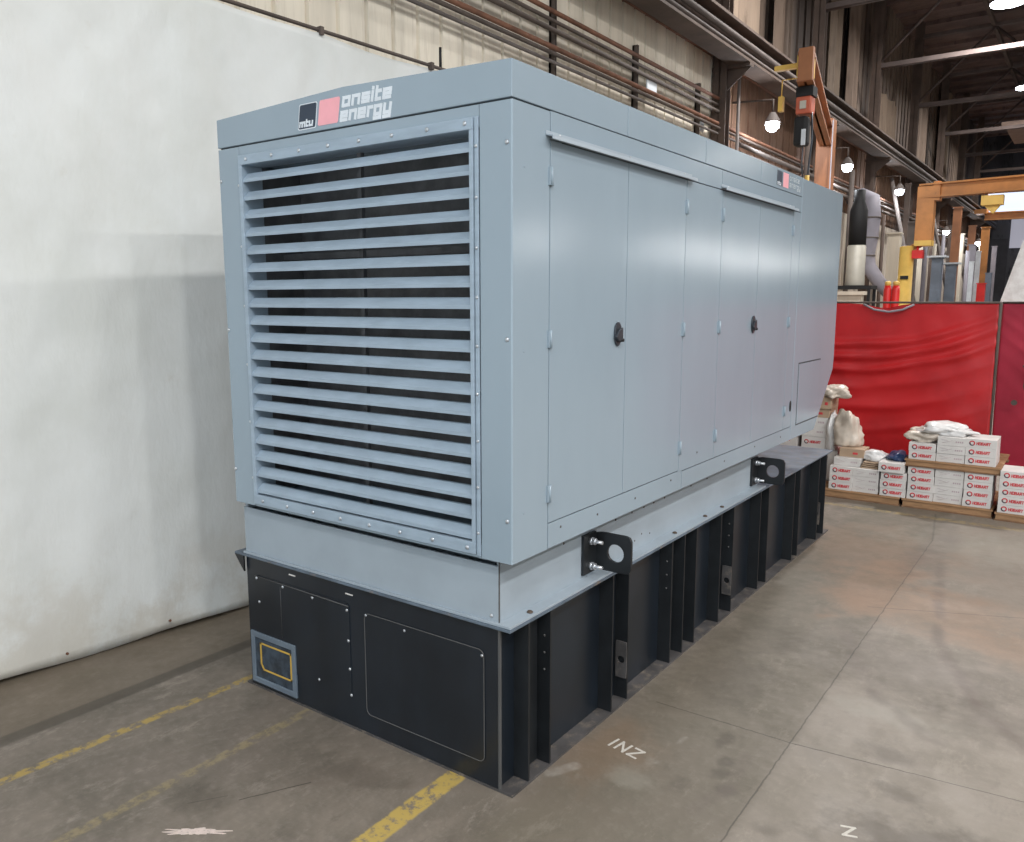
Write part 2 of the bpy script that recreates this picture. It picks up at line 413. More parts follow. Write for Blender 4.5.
# stacked sheeting hanging in folds above the girder
for i, (y, w_, zt) in enumerate([(11.6, 1.6, 10.6), (14.1, 1.0, 10.2), (18.0, 1.2, 10.7), (19.9, 1.3, 10.6), (23.9, 2.2, 8.1), (29.5, 1.6, 10.5), (34.5, 2.0, 10.4)]):
    b = MB(); n = int(w_/.12); pts = []
    for k in range(n+1): pts.append((-3.8+.07*math.sin(k*2.1+i)+.05*math.sin(k*.7), y+w_*k/n))
    lo = [b.bm.verts.new((p[0], p[1], 6.4)) for p in pts]; hi = [b.bm.verts.new((p[0], p[1], zt)) for p in pts]
    for k in range(n): b.bm.faces.new((lo[k], lo[k+1], hi[k+1], hi[k]))
    o = b.build('hanging_sheet', siding_mat('sheet_%d' % i, ((150, 132, 116), (120, 104, 92), (158, 140, 122), (136, 118, 104))[i % 4], (70, 58, 52), .5))
    so = o.modifiers.new('solid', 'SOLIDIFY'); so.thickness = .01
    tag(o, ['brown corrugated sheet above the crane rail, nearest to the camera', 'narrow dull brown sheet above the crane rail, second from the near end', 'pale tan sheet above the rail, just left of the first roof truss end',
            'brown sheet above the rail behind the first truss knee brace', 'wide pale sheet hanging under the second truss end, above the crane rail', 'tan sheet above the rail beside the third roof truss', 'farthest wide sheet above the crane rail'][i], 'sheet', 'sheets above the crane rail')

# ------------------------------------------------------------ wall pipes
def pipe_run(label, z, y0, y1, r, mat, x=-3.45, drop=None):
    pth = [(x, y0, z), (x, y1, z)]
    if drop: pth += [(x+.0, y1+.1, z-.06), (x, y1+.12, z-drop)]
    o = MB().tube(pth, r, 8).build('wall_pipe', mat)
    return tag(o, label, 'pipe', 'pipes along the left wall')
pipe_run('rust red pipe, topmost of the upper group on the cream wall', 5.37, 2, 11.0, .028, M_rust)
pipe_run('brown pipe just below the rust red one on the cream wall', 5.27, 2, 10.95, .022, M_dkpipe)
pipe_run('dark pipe lowest of the upper group on the cream wall', 5.17, 2, 10.9, .028, M_dkpipe)
pipe_run('brown pipe topmost of the lower group along the wall', 4.98, -2, 46, .03, M_rust)
pipe_run('dark middle pipe of the lower group along the wall', 4.9, -2, 46, .024, M_dkpipe, -3.42)
pipe_run('thin grey pipe lowest of the lower group along the wall', 4.82, -2, 46, .02, M_steelg)
pipe_run('thick pale pipe running past the flood lights behind the first column', 4.72, 11.3, 46, .04, M_steelg, -3.3)
pipe_run('dark pipe just below the thick pale one past the flood lights', 4.58, 11.3, 46, .04, M_dkpipe, -3.3)
for i, (y, z0, z1, lb) in enumerate([(5.86, 4.7, 5.6, 'second from the left end'), (7.95, 4.72, 5.56, 'third, by the white tag'), (10.1, 4.7, 5.5, 'beside the first column')]):
    b = MB(); b.box(-3.6, -3.57, y-.022, y+.022, z0, z1); b.box(-3.6, -3.52, y-.022, y-.012, z0, z1); b.box(-3.6, -3.52, y+.012, y+.022, z0, z1)
    tag(b.build('strut_channel', M_dkpipe), 'dark steel strut carrying the wall pipes, ' + lb, 'bracket', 'struts under the wall pipes')
b = MB(); b.box(-3.49, -3.47, 8.15, 8.45, 4.98, 5.18); tag(b.build('wall_tag', M_white), 'small white tag hung on the pipes of the cream wall', 'tag')
b = MB(); b.box(-3.53, -3.5, 10.15, 10.25, 4.78, 4.95); tag(b.build('junction_box', M_white), 'small white box on the last pipe strut of the cream wall', 'box')

# ------------------------------------------------------------ white tarp hung as a curtain
def tarp():
    t = thing('tarp_curtain', 'large off-white tarp hung on a rail along the left wall behind the generator', 'curtain', (-2.76, 1, 0))
    b = MB(); y0, y1, z0, z1 = -4.5, 5.4, .02, 3.945; ny, nz = 150, 70
    clips = [-4, -2.9, -1.8, -.7, .4, 1.5, 2.6, 3.7, 4.8]
    V = []
    for j in range(nz+1):
        row = []
        for i in range(ny+1):
            y = y0+(y1-y0)*i/ny; z = z0+(z1-z0)*j/nz
            x = -2.695 + .05*(y-1)
            x += .022*math.sin(y*2.1+.5*math.sin(z*1.2))*(.5+.5*(1-z/4)) + .03*(noise.noise((y*.8, z*.5, 3)))
            for c in clips:
                dd = 3.945-z+.03; a = (y-c)/dd
                x += .014*math.exp(-dd*.9)*math.sin(a*7)*math.exp(-a*a*.6)
            x += .01*noise.noise((y*3+z*1.5, z*1.3-y, 7)) + .006*noise.noise((y*7-z*5, z*4, 1))
            # creases near the bottom hem
            x += .012*max(0, 1-z/1.4)*math.sin(3.2*(y+.8*z)+2*noise.noise((y, z, 5)))
            zz = z - (.02*abs(math.sin((y-clips[0])/1.1*PI)) if j == nz else 0) + (.012*math.sin(y*5) if j == 0 else 0)
            row.append(b.bm.verts.new((x, y, zz)))
        V.append(row)
    for j in range(nz):
        for i in range(ny): b.bm.faces.new((V[j][i], V[j][i+1], V[j+1][i+1], V[j+1][i]))
    m = NT('off_white_tarp'); X = m.xyz()
    n = m.noise(1.2, 5, .6); n2 = m.noise(5, 6, .7)
    col = m.mix(m.rng(n, .35, .7), srgb(217, 219, 217), srgb(206, 208, 204))
    grime = m.M('MULTIPLY', m.rng(X[2], 1.0, .0), m.rng(m.noise(1.7, 6, .7), .42, .62))
    col = m.mix(m.M('MULTIPLY', grime, .38), col, srgb(168, 152, 128))
    col = m.mix(m.M('MULTIPLY', m.rng(n2, .6, .8), .2), col, srgb(180, 170, 150))
    m.bump(m.noise(1.8, 5, .6, (1, 1.6, .7)), .35, .05)
    mm = m.done(col, .7, 0, .25)
    o = b.build('tarp_sheet', mm, t, smooth=True); so = o.modifiers.new('s', 'SOLIDIFY'); so.thickness = .003
    b = MB(); b.tube([(-2.975, -4.6, 3.965), (-2.465, 5.6, 3.965)], .014, 8); b.build('rail', M_dkpipe, t)
    b = MB(); b.tube([(-2.61, 2.72, 3.965), (-2.61, 2.72, 4.13)], .012, 6); b.build('rail_hanger', M_black, t)
    for c in clips:
        b = MB(); x = -2.695+.05*(c-1); b.box(x-.012, x+.03, c-.015, c+.015, 3.93, 3.985); b.build('clip', M_dkpipe, t)
    for k in range(9):
        c = -3.6+k*.62; x = -2.68+.05*(c-1)+.012
        b = MB(); b.lathe((x+.02, c, .09), [(.008, -.004), (.008, .004)], 10, 'x'); b.build('grommet', M_rust, t)
tarp()
b = MB(); b.box(-3.55, -2.9, -4.5, 5.5, 0, .03); trim(b, M_black)  # black slab standing in for the shadow in the gap under the tarp
# legs that carry the curtain rail
for y, x in ((-4.4, -2.965), (5.5, -2.47)):
    b = MB(); b.box(x-.13, x-.07, y-.03, y+.03, 0, 3.965); b.box(x-.16, x-.02, y-.08, y+.08, 0, .012); b.box(x-.13, x+.01, y-.015, y+.015, 3.935, 3.965); b.build('rail_post', M_steel, bpy.data.objects['tarp_curtain'])

# ------------------------------------------------------------ glyph strokes
GL = {'o': ([[(0,0),(.7,0),(.7,1),(0,1),(0,0)]], 1.14), 'n': ([[(0,0),(0,1),(.7,1),(.7,0)]], 1.14), 's': ([[(.7,1),(0,1),(0,.5),(.7,.5),(.7,0),(0,0)]], 1.12),
      'i': ([[(0,0),(0,1)], [(0,1.5),(0,1.52)]], .44), 't': ([[(0,1.5),(0,0),(.42,0)], [(0,1),(.42,1)]], .84), 'e': ([[(.7,0),(0,0),(0,1),(.7,1),(.7,.5),(0,.5)]], 1.14),
      'r': ([[(0,0),(0,1),(.45,1)]], .84), 'g': ([[(.7,0),(0,0),(0,1),(.7,1),(.7,-.5),(0,-.5)]], 1.14), 'y': ([[(0,1),(0,0),(.7,0)], [(.7,1),(.7,-.5),(0,-.5)]], 1.14),
      'm': ([[(0,0),(0,1),(1.2,1),(1.2,0)], [(.6,1),(.6,0)]], 1.64), 'u': ([[(0,1),(0,0),(.7,0),(.7,1)]], 1.14)}
CAP = {'H': ([[(0,0),(0,1)],[(.7,0),(.7,1)],[(0,.5),(.7,.5)]], 1.1), 'O': ([[(0,0),(.7,0),(.7,1),(0,1),(0,0)]], 1.1), 'B': ([[(0,0),(.7,0),(.7,.5),(0,.5)],[(0,0),(0,1),(.62,1),(.62,.5)]], 1.1),
       'A': ([[(0,0),(.35,1),(.7,0)],[(.15,.4),(.55,.4)]], 1.1), 'R': ([[(0,0),(0,1),(.7,1),(.7,.5),(0,.5)],[(.3,.5),(.7,0)]], 1.1), 'T': ([[(.35,0),(.35,1)],[(0,1),(.7,1)]], 1.1),
       'I': ([[(0,0),(0,1)]], .5), 'N': ([[(0,0),(0,1),(.7,0),(.7,1)]], 1.1), 'Z': ([[(0,1),(.7,1),(0,0),(.7,0)]], 1.1), 'C': ([[(.7,.9),(.5,1),(.1,1),(0,.8),(0,.2),(.1,0),(.5,0),(.7,.1)]], 1.1)}
def word(b, text, table, O, U, V, W, su, sv, stroke, shear=0.0, mi=0):
    O, U, V, W = map(Vector, (O, U, V, W)); x = 0; kk = 0
    for ch in text:
        strokes, adv = table[ch]
        for st in strokes:
            for (a, c) in zip(st, st[1:]):
                p = Vector(((x+a[0])*su + shear*a[1]*sv, a[1]*sv)); q = Vector(((x+c[0])*su + shear*c[1]*sv, c[1]*sv))
                d = (q-p).normalized(); nn = Vector((-d.y, d.x)); h = stroke/2; p2 = p-d*h; q2 = q+d*h
                pts = [p2+nn*h, p2-nn*h, q2-nn*h, q2+nn*h]
                kk += 1; b.prism([O+U*r.x+V*r.y for r in pts], W*(1+.09*(kk % 7)), mi)
        x += adv

# ------------------------------------------------------------ the generator
G = thing('generator_set', 'large grey enclosed diesel generator on a black fuel tank base, front louvers facing the camera', 'generator', (-.8, 2.4, 0))
TZ = .754
def part(bb, name, mat, parent=G, **k): return bb.build(name, mat, parent, **k)
def bolt(parent, c, axis, r=.009, h=.006, mat=None, name='bolt'):
    c = Vector(c); s = {'x': Vector((1,0,0)), 'y': Vector((0,-1,0)), 'z': Vector((0,0,1))}[axis]
    pr = [(r*.98, 0), (r, h*.4), (r*.7, h*.85), (r*.25, h)]
    b = MB()
    if axis == 'y': b.lathe(c, [(q, -hh) for q, hh in pr], 10, 'y')
    else: b.lathe(c, pr, 10, axis)
    return b.build(name, mat or M_bolt, parent)
# fuel tank
b = MB()
b.box(-1.70, 0, 0, .012, 0.012, TZ-.012)                      # front plate
b.box(-1.695, -.012, .012, 4.96, .012, TZ-.012)               # tank body
tank = part(b, 'fuel_tank', M_blk)
b = MB(); b.box(-1.74, .07, -.003, 4.975, 0, .011); part(b, 'base_flange', M_flange, tank)
b = MB(); b.box(-1.775, .07, -.02, 4.99, TZ-.012, TZ); part(b, 'top_flange', M_tanktop, tank, bevel=.002)
b = MB(); b.prism([(-1.775,-.02,TZ-.012),(-1.70,-.02,TZ-.012),(-1.70,-.02,TZ-.10)], (0,.01,0)); part(b, 'corner_gusset', M_blk2, tank)
# the front plate overhangs the side as a flat edge strip
b = MB(); b.box(-.006, .003, -.002, .01, .012, TZ-.012); part(b, 'corner_edge', M_edge, tank)
def outline(x0, x1, z0, z1, r, w_, y, sides='tblr'):
    b = MB()
    pts = []
    for cx, cz, a0 in ((x1-r, z1-r, 0), (x0+r, z1-r, 90), (x0+r, z0+r, 180), (x1-r, z0+r, 270)):
        for k in range(5):
            a = math.radians(a0+k*22.5); pts.append((cx+r*math.cos(a), y, cz+r*math.sin(a)))
    pts.append(pts[0])
    b.tube(pts, w_, 6, caps=False); return b
def rpanel(x0, x1, z0, z1, r, y, th):
    pts = []
    for cx, cz, a0 in ((x1-r, z1-r, 0), (x0+r, z1-r, 90), (x0+r, z0+r, 180), (x1-r, z0+r, 270)):
        for k in range(5):
            a = math.radians(a0+k*22.5); pts.append((cx+r*math.cos(a), y, cz+r*math.sin(a)))
    return MB().prism(pts, (0, -th, 0))
pr = part(rpanel(-.8, -.08, .11, .625, .03, 0, .004), 'access_panel', M_blk, tank)
part(outline(-.8, -.08, .11, .625, .03, .0025, -.004), 'panel_seal', M_edge, tank)
pl = part(rpanel(-1.635, -.905, .165, .645, .02, 0, .004), 'access_panel', M_blk, tank)
b = MB(); b.tube([(-1.63, -.005, .642), (-.91, -.005, .632)], .0022, 6); b.tube([(-1.42,-.005,.62),(-1.42,-.005,.34)], .001, 6); part(b, 'panel_seal', M_edge, tank)
for x, z in [(-1.615,.63),(-1.4,.625),(-1.17,.618),(-.92,.61),(-1.6,.5),(-.915,.455),(-.91,.31),(-.905,.175),(-1.14,.19)]: bolt(tank, (x, -.004, z), 'y', .008, .005)
for x, z in [(-.79,.615),(-.54,.6),(-.09,.6)]: bolt(tank, (x, -.004, z), 'y', .007, .004)
for x0, z in ((-1.35,.70),(-.93,.69)):
    b = MB(); b.box(x0, x0+.05, -.002, .001, z, z+.006); part(b, 'paint_chip', M_carton, tank)
# sight panel with yellow rectangle
b = MB(); x0, x1, z0, z1 = -1.68, -1.315, .035, .325; t_ = .03
b.box(x0, x1, -.012, 0, z1-t_, z1); b.box(x0, x1, -.012, 0, z0, z0+t_); b.box(x0, x0+t_, -.012, 0, z0+t_, z1-t_); b.box(x1-t_, x1, -.012, 0, z0+t_, z1-t_)
lp = part(b, 'label_plate', M_plframe, tank, bevel=.002)
b = MB(); b.box(x0+t_, x1-t_, -.006, 0, z0+t_, z1-t_); b.build('plate_face', M_plate, tank)
b = MB(); yx0, yx1, yz0, yz1 = -1.61, -1.35, .115, .27
b.box(yx0, yx1, -.0075, -.006, yz1-.009, yz1); b.box(yx0+.02, yx1, -.0075, -.006, yz0, yz0+.009); b.box(yx0, yx0+.012, -.0075, -.006, yz0+.03, yz1); b.box(yx1-.012, yx1, -.0075, -.006, yz0, yz1)
b.prism([(yx0,-.006,yz0+.032),(yx0+.012,-.006,yz0+.036),(yx0+.03,-.006,yz0+.009),(yx0+.022,-.006,yz0)], (0,-.0015,0))
b.build('yellow_marking', M_yel, tank)
# side ribs
for y in (.12, .29, .865, 1.035, 1.562, 1.735, 1.91, 2.305, 2.53, 3.06, 3.24, 3.87, 4.02, 4.58, 4.80):
    b = MB(); b.box(-.012, .066, y, y+.010, .012, TZ-.012)
    r_ = part(b, 'rib', M_blk2, tank)
for y in (.29, 1.562, 2.53):
    for z in (.62, .54, .46):
        bolt(tank, (.035, y, z), 'y', .006, .004, M_edge, 'plug')
for y in (.205, 1.65, 3.15, 3.95):
    b = MB(); b.box(-.012, .003, y-.075, y+.075, .02, TZ-.02); part(b, 'rib_backing', M_blk2, tank)
for y in (1.028, 2.523, 4.66):
    b = MB(); b.ring_plate((0, y, 0), (1,0,0), (0,0,1), (0,-.008,0), .004, .068, .13, .33, (.036, .23), .02, .004)
    part(b, 'tie_down_plate', M_flange, tank)
# skid
b = MB()
b.box(-1.70, 0, 0, .01, TZ+.002, 1.01)                                   # front plate
b.box(-.02, 0, .0105, 3.16, TZ+.004, 1.028)                                 # side web
b.box(-1.70, -1.68, .0105, 3.16, TZ+.004, 1.028)
b.box(-1.705, .066, -.014, .03, TZ+.001, TZ+.013)                          # front toe
b.box(-.02, .066, .03, 3.16, TZ+.001, TZ+.012)                            # bottom flange
b.box(-1.66, -.16, .25, 3.1, TZ+.01, 1.02)                              # inner bed
b.box(-.12, -.02, .02, 3.16, 1.018, 1.028)
skid = part(b, 'skid_frame', M_skid, bevel=.0015)
b = MB(); b.box(-1.69, .0, .02, 3.4, 1.035, 1.052); part(b, 'gap_shade_bar', M_gap, skid)  # dark bar in place of the shade in the gap above the skid
b = MB(); b.box(-.003, .001, -.0015, .004, TZ+.013, 1.03); part(b, 'corner_weld', M_edge, skid)
for y in (.17, 1.65, 2.38, 2.1): bolt(skid, (.038, y, TZ+.012), 'z', .014, .010, M_bolt_dk)
for y in (.5, 1.0, 1.18, 1.32, 1.44, 1.58, 1.95, 2.2): bolt(skid, (0, y, .985), 'x', .006, .003, M_bolt_dk)
for y, z in ((1.1,.83),(1.22,.82),(1.3,.84),(1.4,.82)): bolt(skid, (0, y, z), 'x', .005, .002, M_bolt_dk)
bolt(skid, (-.04, 0, .79), 'y', .009, .006)
# lifting lugs: angle plates
for Y in (.78, 3.12):
    b = MB(); b.ring_plate((0, Y, 0), (1,0,0), (0,0,1), (0,.016,0), 0, .205, .79, .98, (.12, .885), .045, .028)
    lg = part(b, 'lifting_lug', M_blk2, skid, bevel=.001)
    b = MB(); b.box(0, .014, Y-.12, Y, .785, .982); part(b, 'lug_flange', M_blk2, skid)
    for z in (.82, .945):
        b = MB(); b.tube([(.014, Y-.055, z), (.08, Y-.055, z)], .009, 8); b.lathe((.014, Y-.055, z), [(.02, 0), (.02, .014)], 6, 'x'); b.lathe((.032, Y-.055, z), [(.017, 0), (.017, .012)], 6, 'x')
        part(b, 'bolt', M_bolt, skid)
# enclosure
EX0, EX1, EY = -1.68, .108, -.059
b = MB(); b.box(EX0+.012, EX1-.007, .30, 3.53, 1.056, 2.83); b.box(EX0+.012, EX1-.007, .0, .3, 1.056, 1.066)
core = part(b, 'enclosure_core', M_gap)
# front frame members
b = MB(); b.box(EX0, -1.52, EY, .30, 1.053, 2.831); part(b, 'corner_post', M_body, bevel=.003)
b = MB(); b.prism([(-.045, EY, 1.053), (EX1-.004, EY, 1.053), (EX1, EY+.004, 1.053), (EX1, .197, 1.053), (EX1-.01, .197, 1.053), (EX1-.01, .30, 1.053), (-.045, .30, 1.053)], (0,0,1.778)); part(b, 'corner_post', M_body, bevel=.002)
b = MB(); b.box(-1.517, -.048, EY+.002, .30, 2.75, 2.831); part(b, 'front_header', M_body)
b = MB(); b.box(-1.517, -.048, EY+.002, .30, 1.053, 1.11); part(b, 'front_sill', M_body)
# louver frame
LX0, LX1, LZ0, LZ1 = -1.488, -.088, 1.118, 2.742
b = MB(); y0, y1 = EY-.012, .05
b.box(-1.512, LX1+.018, y0, y1, LZ1, LZ1+.045); b.box(-1.512, LX1+.018, y0, y1, LZ0-.05, LZ0)
b.box(-1.512, LX0, y0, y1, LZ0, LZ1); b.box(LX1, LX1+.018, y0, y1, LZ0, LZ1)
b.box(LX1+.022, LX1+.04, y0+.006, EY+.002, LZ0-.055, LZ1+.045)
fr = part(b, 'louver_frame', M_louv, bevel=.002)
b = MB(); b.box(LX0, LX1, .285, .299, LZ0, LZ1); part(b, 'radiator_core', M_cav, fr)
for xa in (LX0-.03, LX1):
    b = MB(); b.box(xa, xa+.03, .05, .29, LZ0, LZ1); part(b, 'inner_wall', M_cav, fr)
b = MB()
for x in (-.79,): b.box(x-.012, x+.012, .03, .05, LZ0, LZ1)
for z in (1.5, 1.9, 2.3): b.box(LX0, LX1, .16, .18, z, z+.03)
part(b, 'inner_strut', M_cav, fr)
N_BL = 19
for i in range(N_BL):
    z = 2.668 - i*.0852
    b = MB(); y = EY-.004; t_ = .0035
    P = [(y, z-.007), (y, z+.009), (y+.030, z+.038), (y+.042, z+.040), (y+.042, z+.040-t_), (y+.032, z+.038-t_*1.4), (y+t_, z+.009-t_*1.1), (y+t_, z-.007)]
    b.prism([(LX0, q[0], q[1]) for q in P], (LX1-LX0, 0, 0)); b.build('louver_blade', M_louv, fr)
for x in [-1.45+.192*k for k in range(8)]: bolt(fr, (x, EY-.012, LZ1+.024), 'y', .009, .006)
for x in [-1.44+.19*k for k in range(8)]: bolt(fr, (x, EY-.012, LZ0-.026), 'y', .009, .006)
for k in range(9):
    z = 1.16+k*.19
    bolt(fr, (LX1+.031, EY-.006, z), 'y', .007, .005)
for k in range(6):
    z = 1.2+k*.29
    bolt(fr, (-1.528, EY, z), 'y', .007, .004); 
for z in (1.23, 1.95, 2.68):
    bolt(core, (-.0+.085, EY, z), 'y', .009, .006); bolt(core, (EX0+.012, EY, z), 'y', .009, .006)
# roof
ROOF = lambda y: [(EX0, y, 2.838), (EX0, y, 2.972), (-.786, y, 3.0), (EX1, y, 2.972), (EX1, y, 2.838)]
ys = [EY-.002, .845, 1.752, 2.645, 3.532]
roofs = []
for i in range(4):
    b = MB(); g0 = 0 if i == 0 else .0025
    b.prism(ROOF(ys[i]+g0), (0, ys[i+1]-ys[i]-g0-(.0025 if i < 3 else 0), 0)); roofs.append(part(b, 'roof_panel', M_body, bevel=.003))
b = MB(); b.box(EX0+.01, EX1-.008, EY+.01, 3.53, 2.829, 2.84); part(b, 'roof_gap', M_gap)
# rear hood
b = MB(); H = [(3.536, 1.053), (4.16, 1.053), (4.22, 1.1), (4.655, 1.52), (4.665, 1.62), (4.665, 2.955), (4.64, 2.968), (3.536, 2.968)]
b.prism([(EX0, q[0], q[1]) for q in H], (EX1-EX0, 0, 0)); hood = part(b, 'rear_hood', M_body, bevel=.004)
b = MB(); b.box(EX1-.001, EX1+.0035, 3.665, 4.245, 1.16, 1.62); part(b, 'hood_access_panel', M_body, hood, bevel=.001)
b = MB(); b.box(EX1-.001, EX1+.0008, 3.655, 4.255, 1.15, 1.63); part(b, 'hood_panel_gap', M_gap, hood)
# side panels (x = EX1)
def side(name, y0, y1, z0, z1, parent=G, inner=.010, mat=None):
    b = MB(); g = .0025; b.box(EX1-inner, EX1, y0+g, y1-g, z0+g, z1-g); return part(b, name, mat or M_body, parent, bevel=.0012)
side('side_sill', .2, 1.56, 1.053, 1.166); side('side_sill', 1.56, 3.53, 1.053, 1.157)
side('side_header', .2, 2.0, 2.725, 2.836); side('side_header', 2.0, 3.53, 2.725, 2.836)
side('side_panel', 1.515, 2.02, 1.157, 2.725); side('side_panel', 3.345, 3.53, 1.157, 2.725)
doors = [('side_door', .2, .862), ('side_door', .862, 1.515), ('side_door', 2.02, 2.66), ('side_door', 2.66, 3.345)]
D = [side(n, y0, y1, 1.166 if y0 < 1 else 1.157, 2.725) for n, y0, y1 in doors]
for k, y in enumerate((.2, 1.515, 2.022, 3.345)):
    for z in (2.585, 1.943, 1.296):
        b = MB(); b.box(EX1, EX1+.008, y-.014, y-.002, z-.035, z+.035); b.box(EX1, EX1+.008, y+.002, y+.016, z-.035, z+.035); b.tube([(EX1+.009, y, z-.037), (EX1+.009, y, z+.037)], .006, 8)
        part(b, 'hinge', M_body, D[k])
for k, y in ((0, .775), (2, 2.605)):
    b = MB(); pts = []
    for q in range(20):
        a = 2*PI*q/20; pts.append((EX1+.002, y+.032*math.cos(a), 1.944+.056*math.sin(a)))
    b.prism(pts, (.008, 0, 0)); hd = part(b, 'latch_plate', M_handle, D[k], bevel=.002)
    b = MB(); b.prism([(EX1+.010, y-.042, 1.932), (EX1+.010, y-.012, 1.965), (EX1+.010, y+.020, 1.975), (EX1+.010, y+.022, 1.918), (EX1+.010, y-.012, 1.908)], (.014, 0, 0)); part(b, 'latch_handle', M_handle, D[k], bevel=.004)
    b = MB(); b.tube([(EX1+.01, y+.018, 1.915), (EX1+.028, y+.018, 1.915)], .008, 8); part(b, 'latch_lock', M_black, D[k])
for y0, y1 in ((.165, 1.57), (1.985, 3.36)):
    b = MB(); b.prism([(EX1, y0, 2.742), (EX1+.034, y0, 2.735), (EX1+.036, y0, 2.720), (EX1+.032, y0, 2.720), (EX1+.030, y0, 2.731), (EX1, y0, 2.737)], (0, y1-y0, 0)); b.box(EX1, EX1+.002, y0, y1, 2.737, 2.756)
    dr = part(b, 'drip_rail', M_skid)
    for q in range(3): bolt(dr, (EX1+.002, y0+.1+q*(y1-y0-.2)/2, 2.748), 'x', .006, .004)
b = MB(); pts = [(EX1-.001, 3.497+.022*math.cos(2*PI*q/16), 1.316+.04*math.sin(2*PI*q/16)) for q in range(16)]; b.prism(pts, (.004, 0, 0)); part(b, 'cable_port', M_black)
for y, z in ((.3,1.13),(.62,1.115),(1.0,1.115),(1.42,1.13),(1.766,1.232),(2.2,1.11),(2.75,1.12),(3.3,1.11)): bolt(core, (EX1, y, z), 'x', .006, .003, M_edge)
for z in (1.25, 1.9, 2.6): bolt(core, (EX1, .02, z-.0), 'x', .0045, .002, M_body)
# markings on the front of the roof
b = MB(); yf = EY-.002
def para(bb, x0, x1, z0, z1, sh, t, mi=0, r=0.006):
    bb.prism([(x0+r,yf,z0),(x1-r,yf,z0),(x1,yf,z0+r),(x1+sh,yf,z1-r),(x1+sh-r,yf,z1),(x0+sh+r,yf,z1),(x0+sh,yf,z1-r),(x0,yf,z0+r)], (0,-t,0), mi)
para(b, -1.077, -.957, 2.853, 2.963, .014, .0006, 1)
para(b, -1.073, -.961, 2.857, 2.959, .014, .0009, 0)
word(b, 'mtu', GL, (-1.064, yf-.0009, 2.868), (1,0,0), (0,0,1), (0,-.0003,0), .026, .016, .009, .2, 1)
b.build('navy_logo_square', [M_navy, M_white], roofs[0])['label'] = 'navy square reading mtu'
b = MB(); para(b, -.944, -.815, 2.858, 2.963, .016, .0009); b.build('pink_logo_square', M_pink, roofs[0])['label'] = 'pink square'
b = MB(); word(b, 'onsite', GL, (-.782, yf, 2.922), (1,0,0), (0,0,1), (0,-.0009,0), .0515, .031, .0142, .2)
word(b, 'energy', GL, (-.797, yf, 2.864), (1,0,0), (0,0,1), (0,-.0009,0), .0475, .031, .0142, .2)
b.build('white_lettering', M_white, roofs[0])['label'] = 'white lettering onsite energy'
# small marking on the side
b = MB(); 
b.box(EX1, EX1+.001, 2.955, 3.065, 2.86, 2.955, 0); word(b, 'mtu', GL, (EX1+.001, 2.965, 2.866), (0,1,0), (0,0,1), (.0003,0,0), .0225, .0135, .006, 0, 1)
b.build('navy_logo_square', [M_navy, M_white], roofs[3])
b = MB(); b.box(EX1, EX1+.001, 3.085, 3.20, 2.86, 2.955); b.build('pink_logo_square', M_pink, roofs[3])
b = MB(); word(b, 'onsite', GL, (EX1, 3.225, 2.92), (0,1,0), (0,0,1), (.001,0,0), .04, .022, .006); word(b, 'energy', GL, (EX1, 3.225, 2.876), (0,1,0), (0,0,1), (.001,0,0), .04, .022, .006)
b.build('white_lettering', paint('pale_side_lettering', (168, 178, 184), .4), roofs[3])

# chalk marks on the floor
b = MB(); M_chalk = paint('white_chalk', (184, 179, 170), .9, 0, .08, 40, None, (140, 132, 122), .4)
word(b, 'INZ', CAP, (.20, .605, .0), (.98, -.19, 0), (.19, .98, 0), (0,0,.0012), .068, .07, .011)
tag(b.build('floor_marking', M_chalk), 'white chalk letters on the concrete beside the tank base', 'marking')
b = MB(); word(b, 'Z', CAP, (1.275, .57, .0), (.9, .3, 0), (-.3, .9, 0), (0,0,.0012), .07, .06, .012)
tag(b.build('floor_marking', M_chalk), 'small white chalk Z on the concrete at the bottom right', 'marking')
def splat(c, rx, ry, rot, n=60):
    b = MB(); pts = []
    for k in range(n):
        a = 2*PI*k/n; r = 1+.9*noise.noise((math.cos(a)*3.4+c[0]*7, math.sin(a)*3.4, 1))
        u, v = rx*r*math.cos(a), ry*r*math.sin(a)
        pts.append((c[0]+u*math.cos(rot)-v*math.sin(rot), c[1]+u*math.sin(rot)+v*math.cos(rot), 0))
    b.prism(pts, (0, 0, .0015)); return b
M_spill = paint('white_paint_spill', (206, 190, 182), .6, 0, .06, 30, None, (150, 138, 128), .45)
tag(splat((-.83, -.92), .10, .022, .62).build('paint_spill', M_spill), 'white paint spill on the concrete at the bottom left', 'marking')

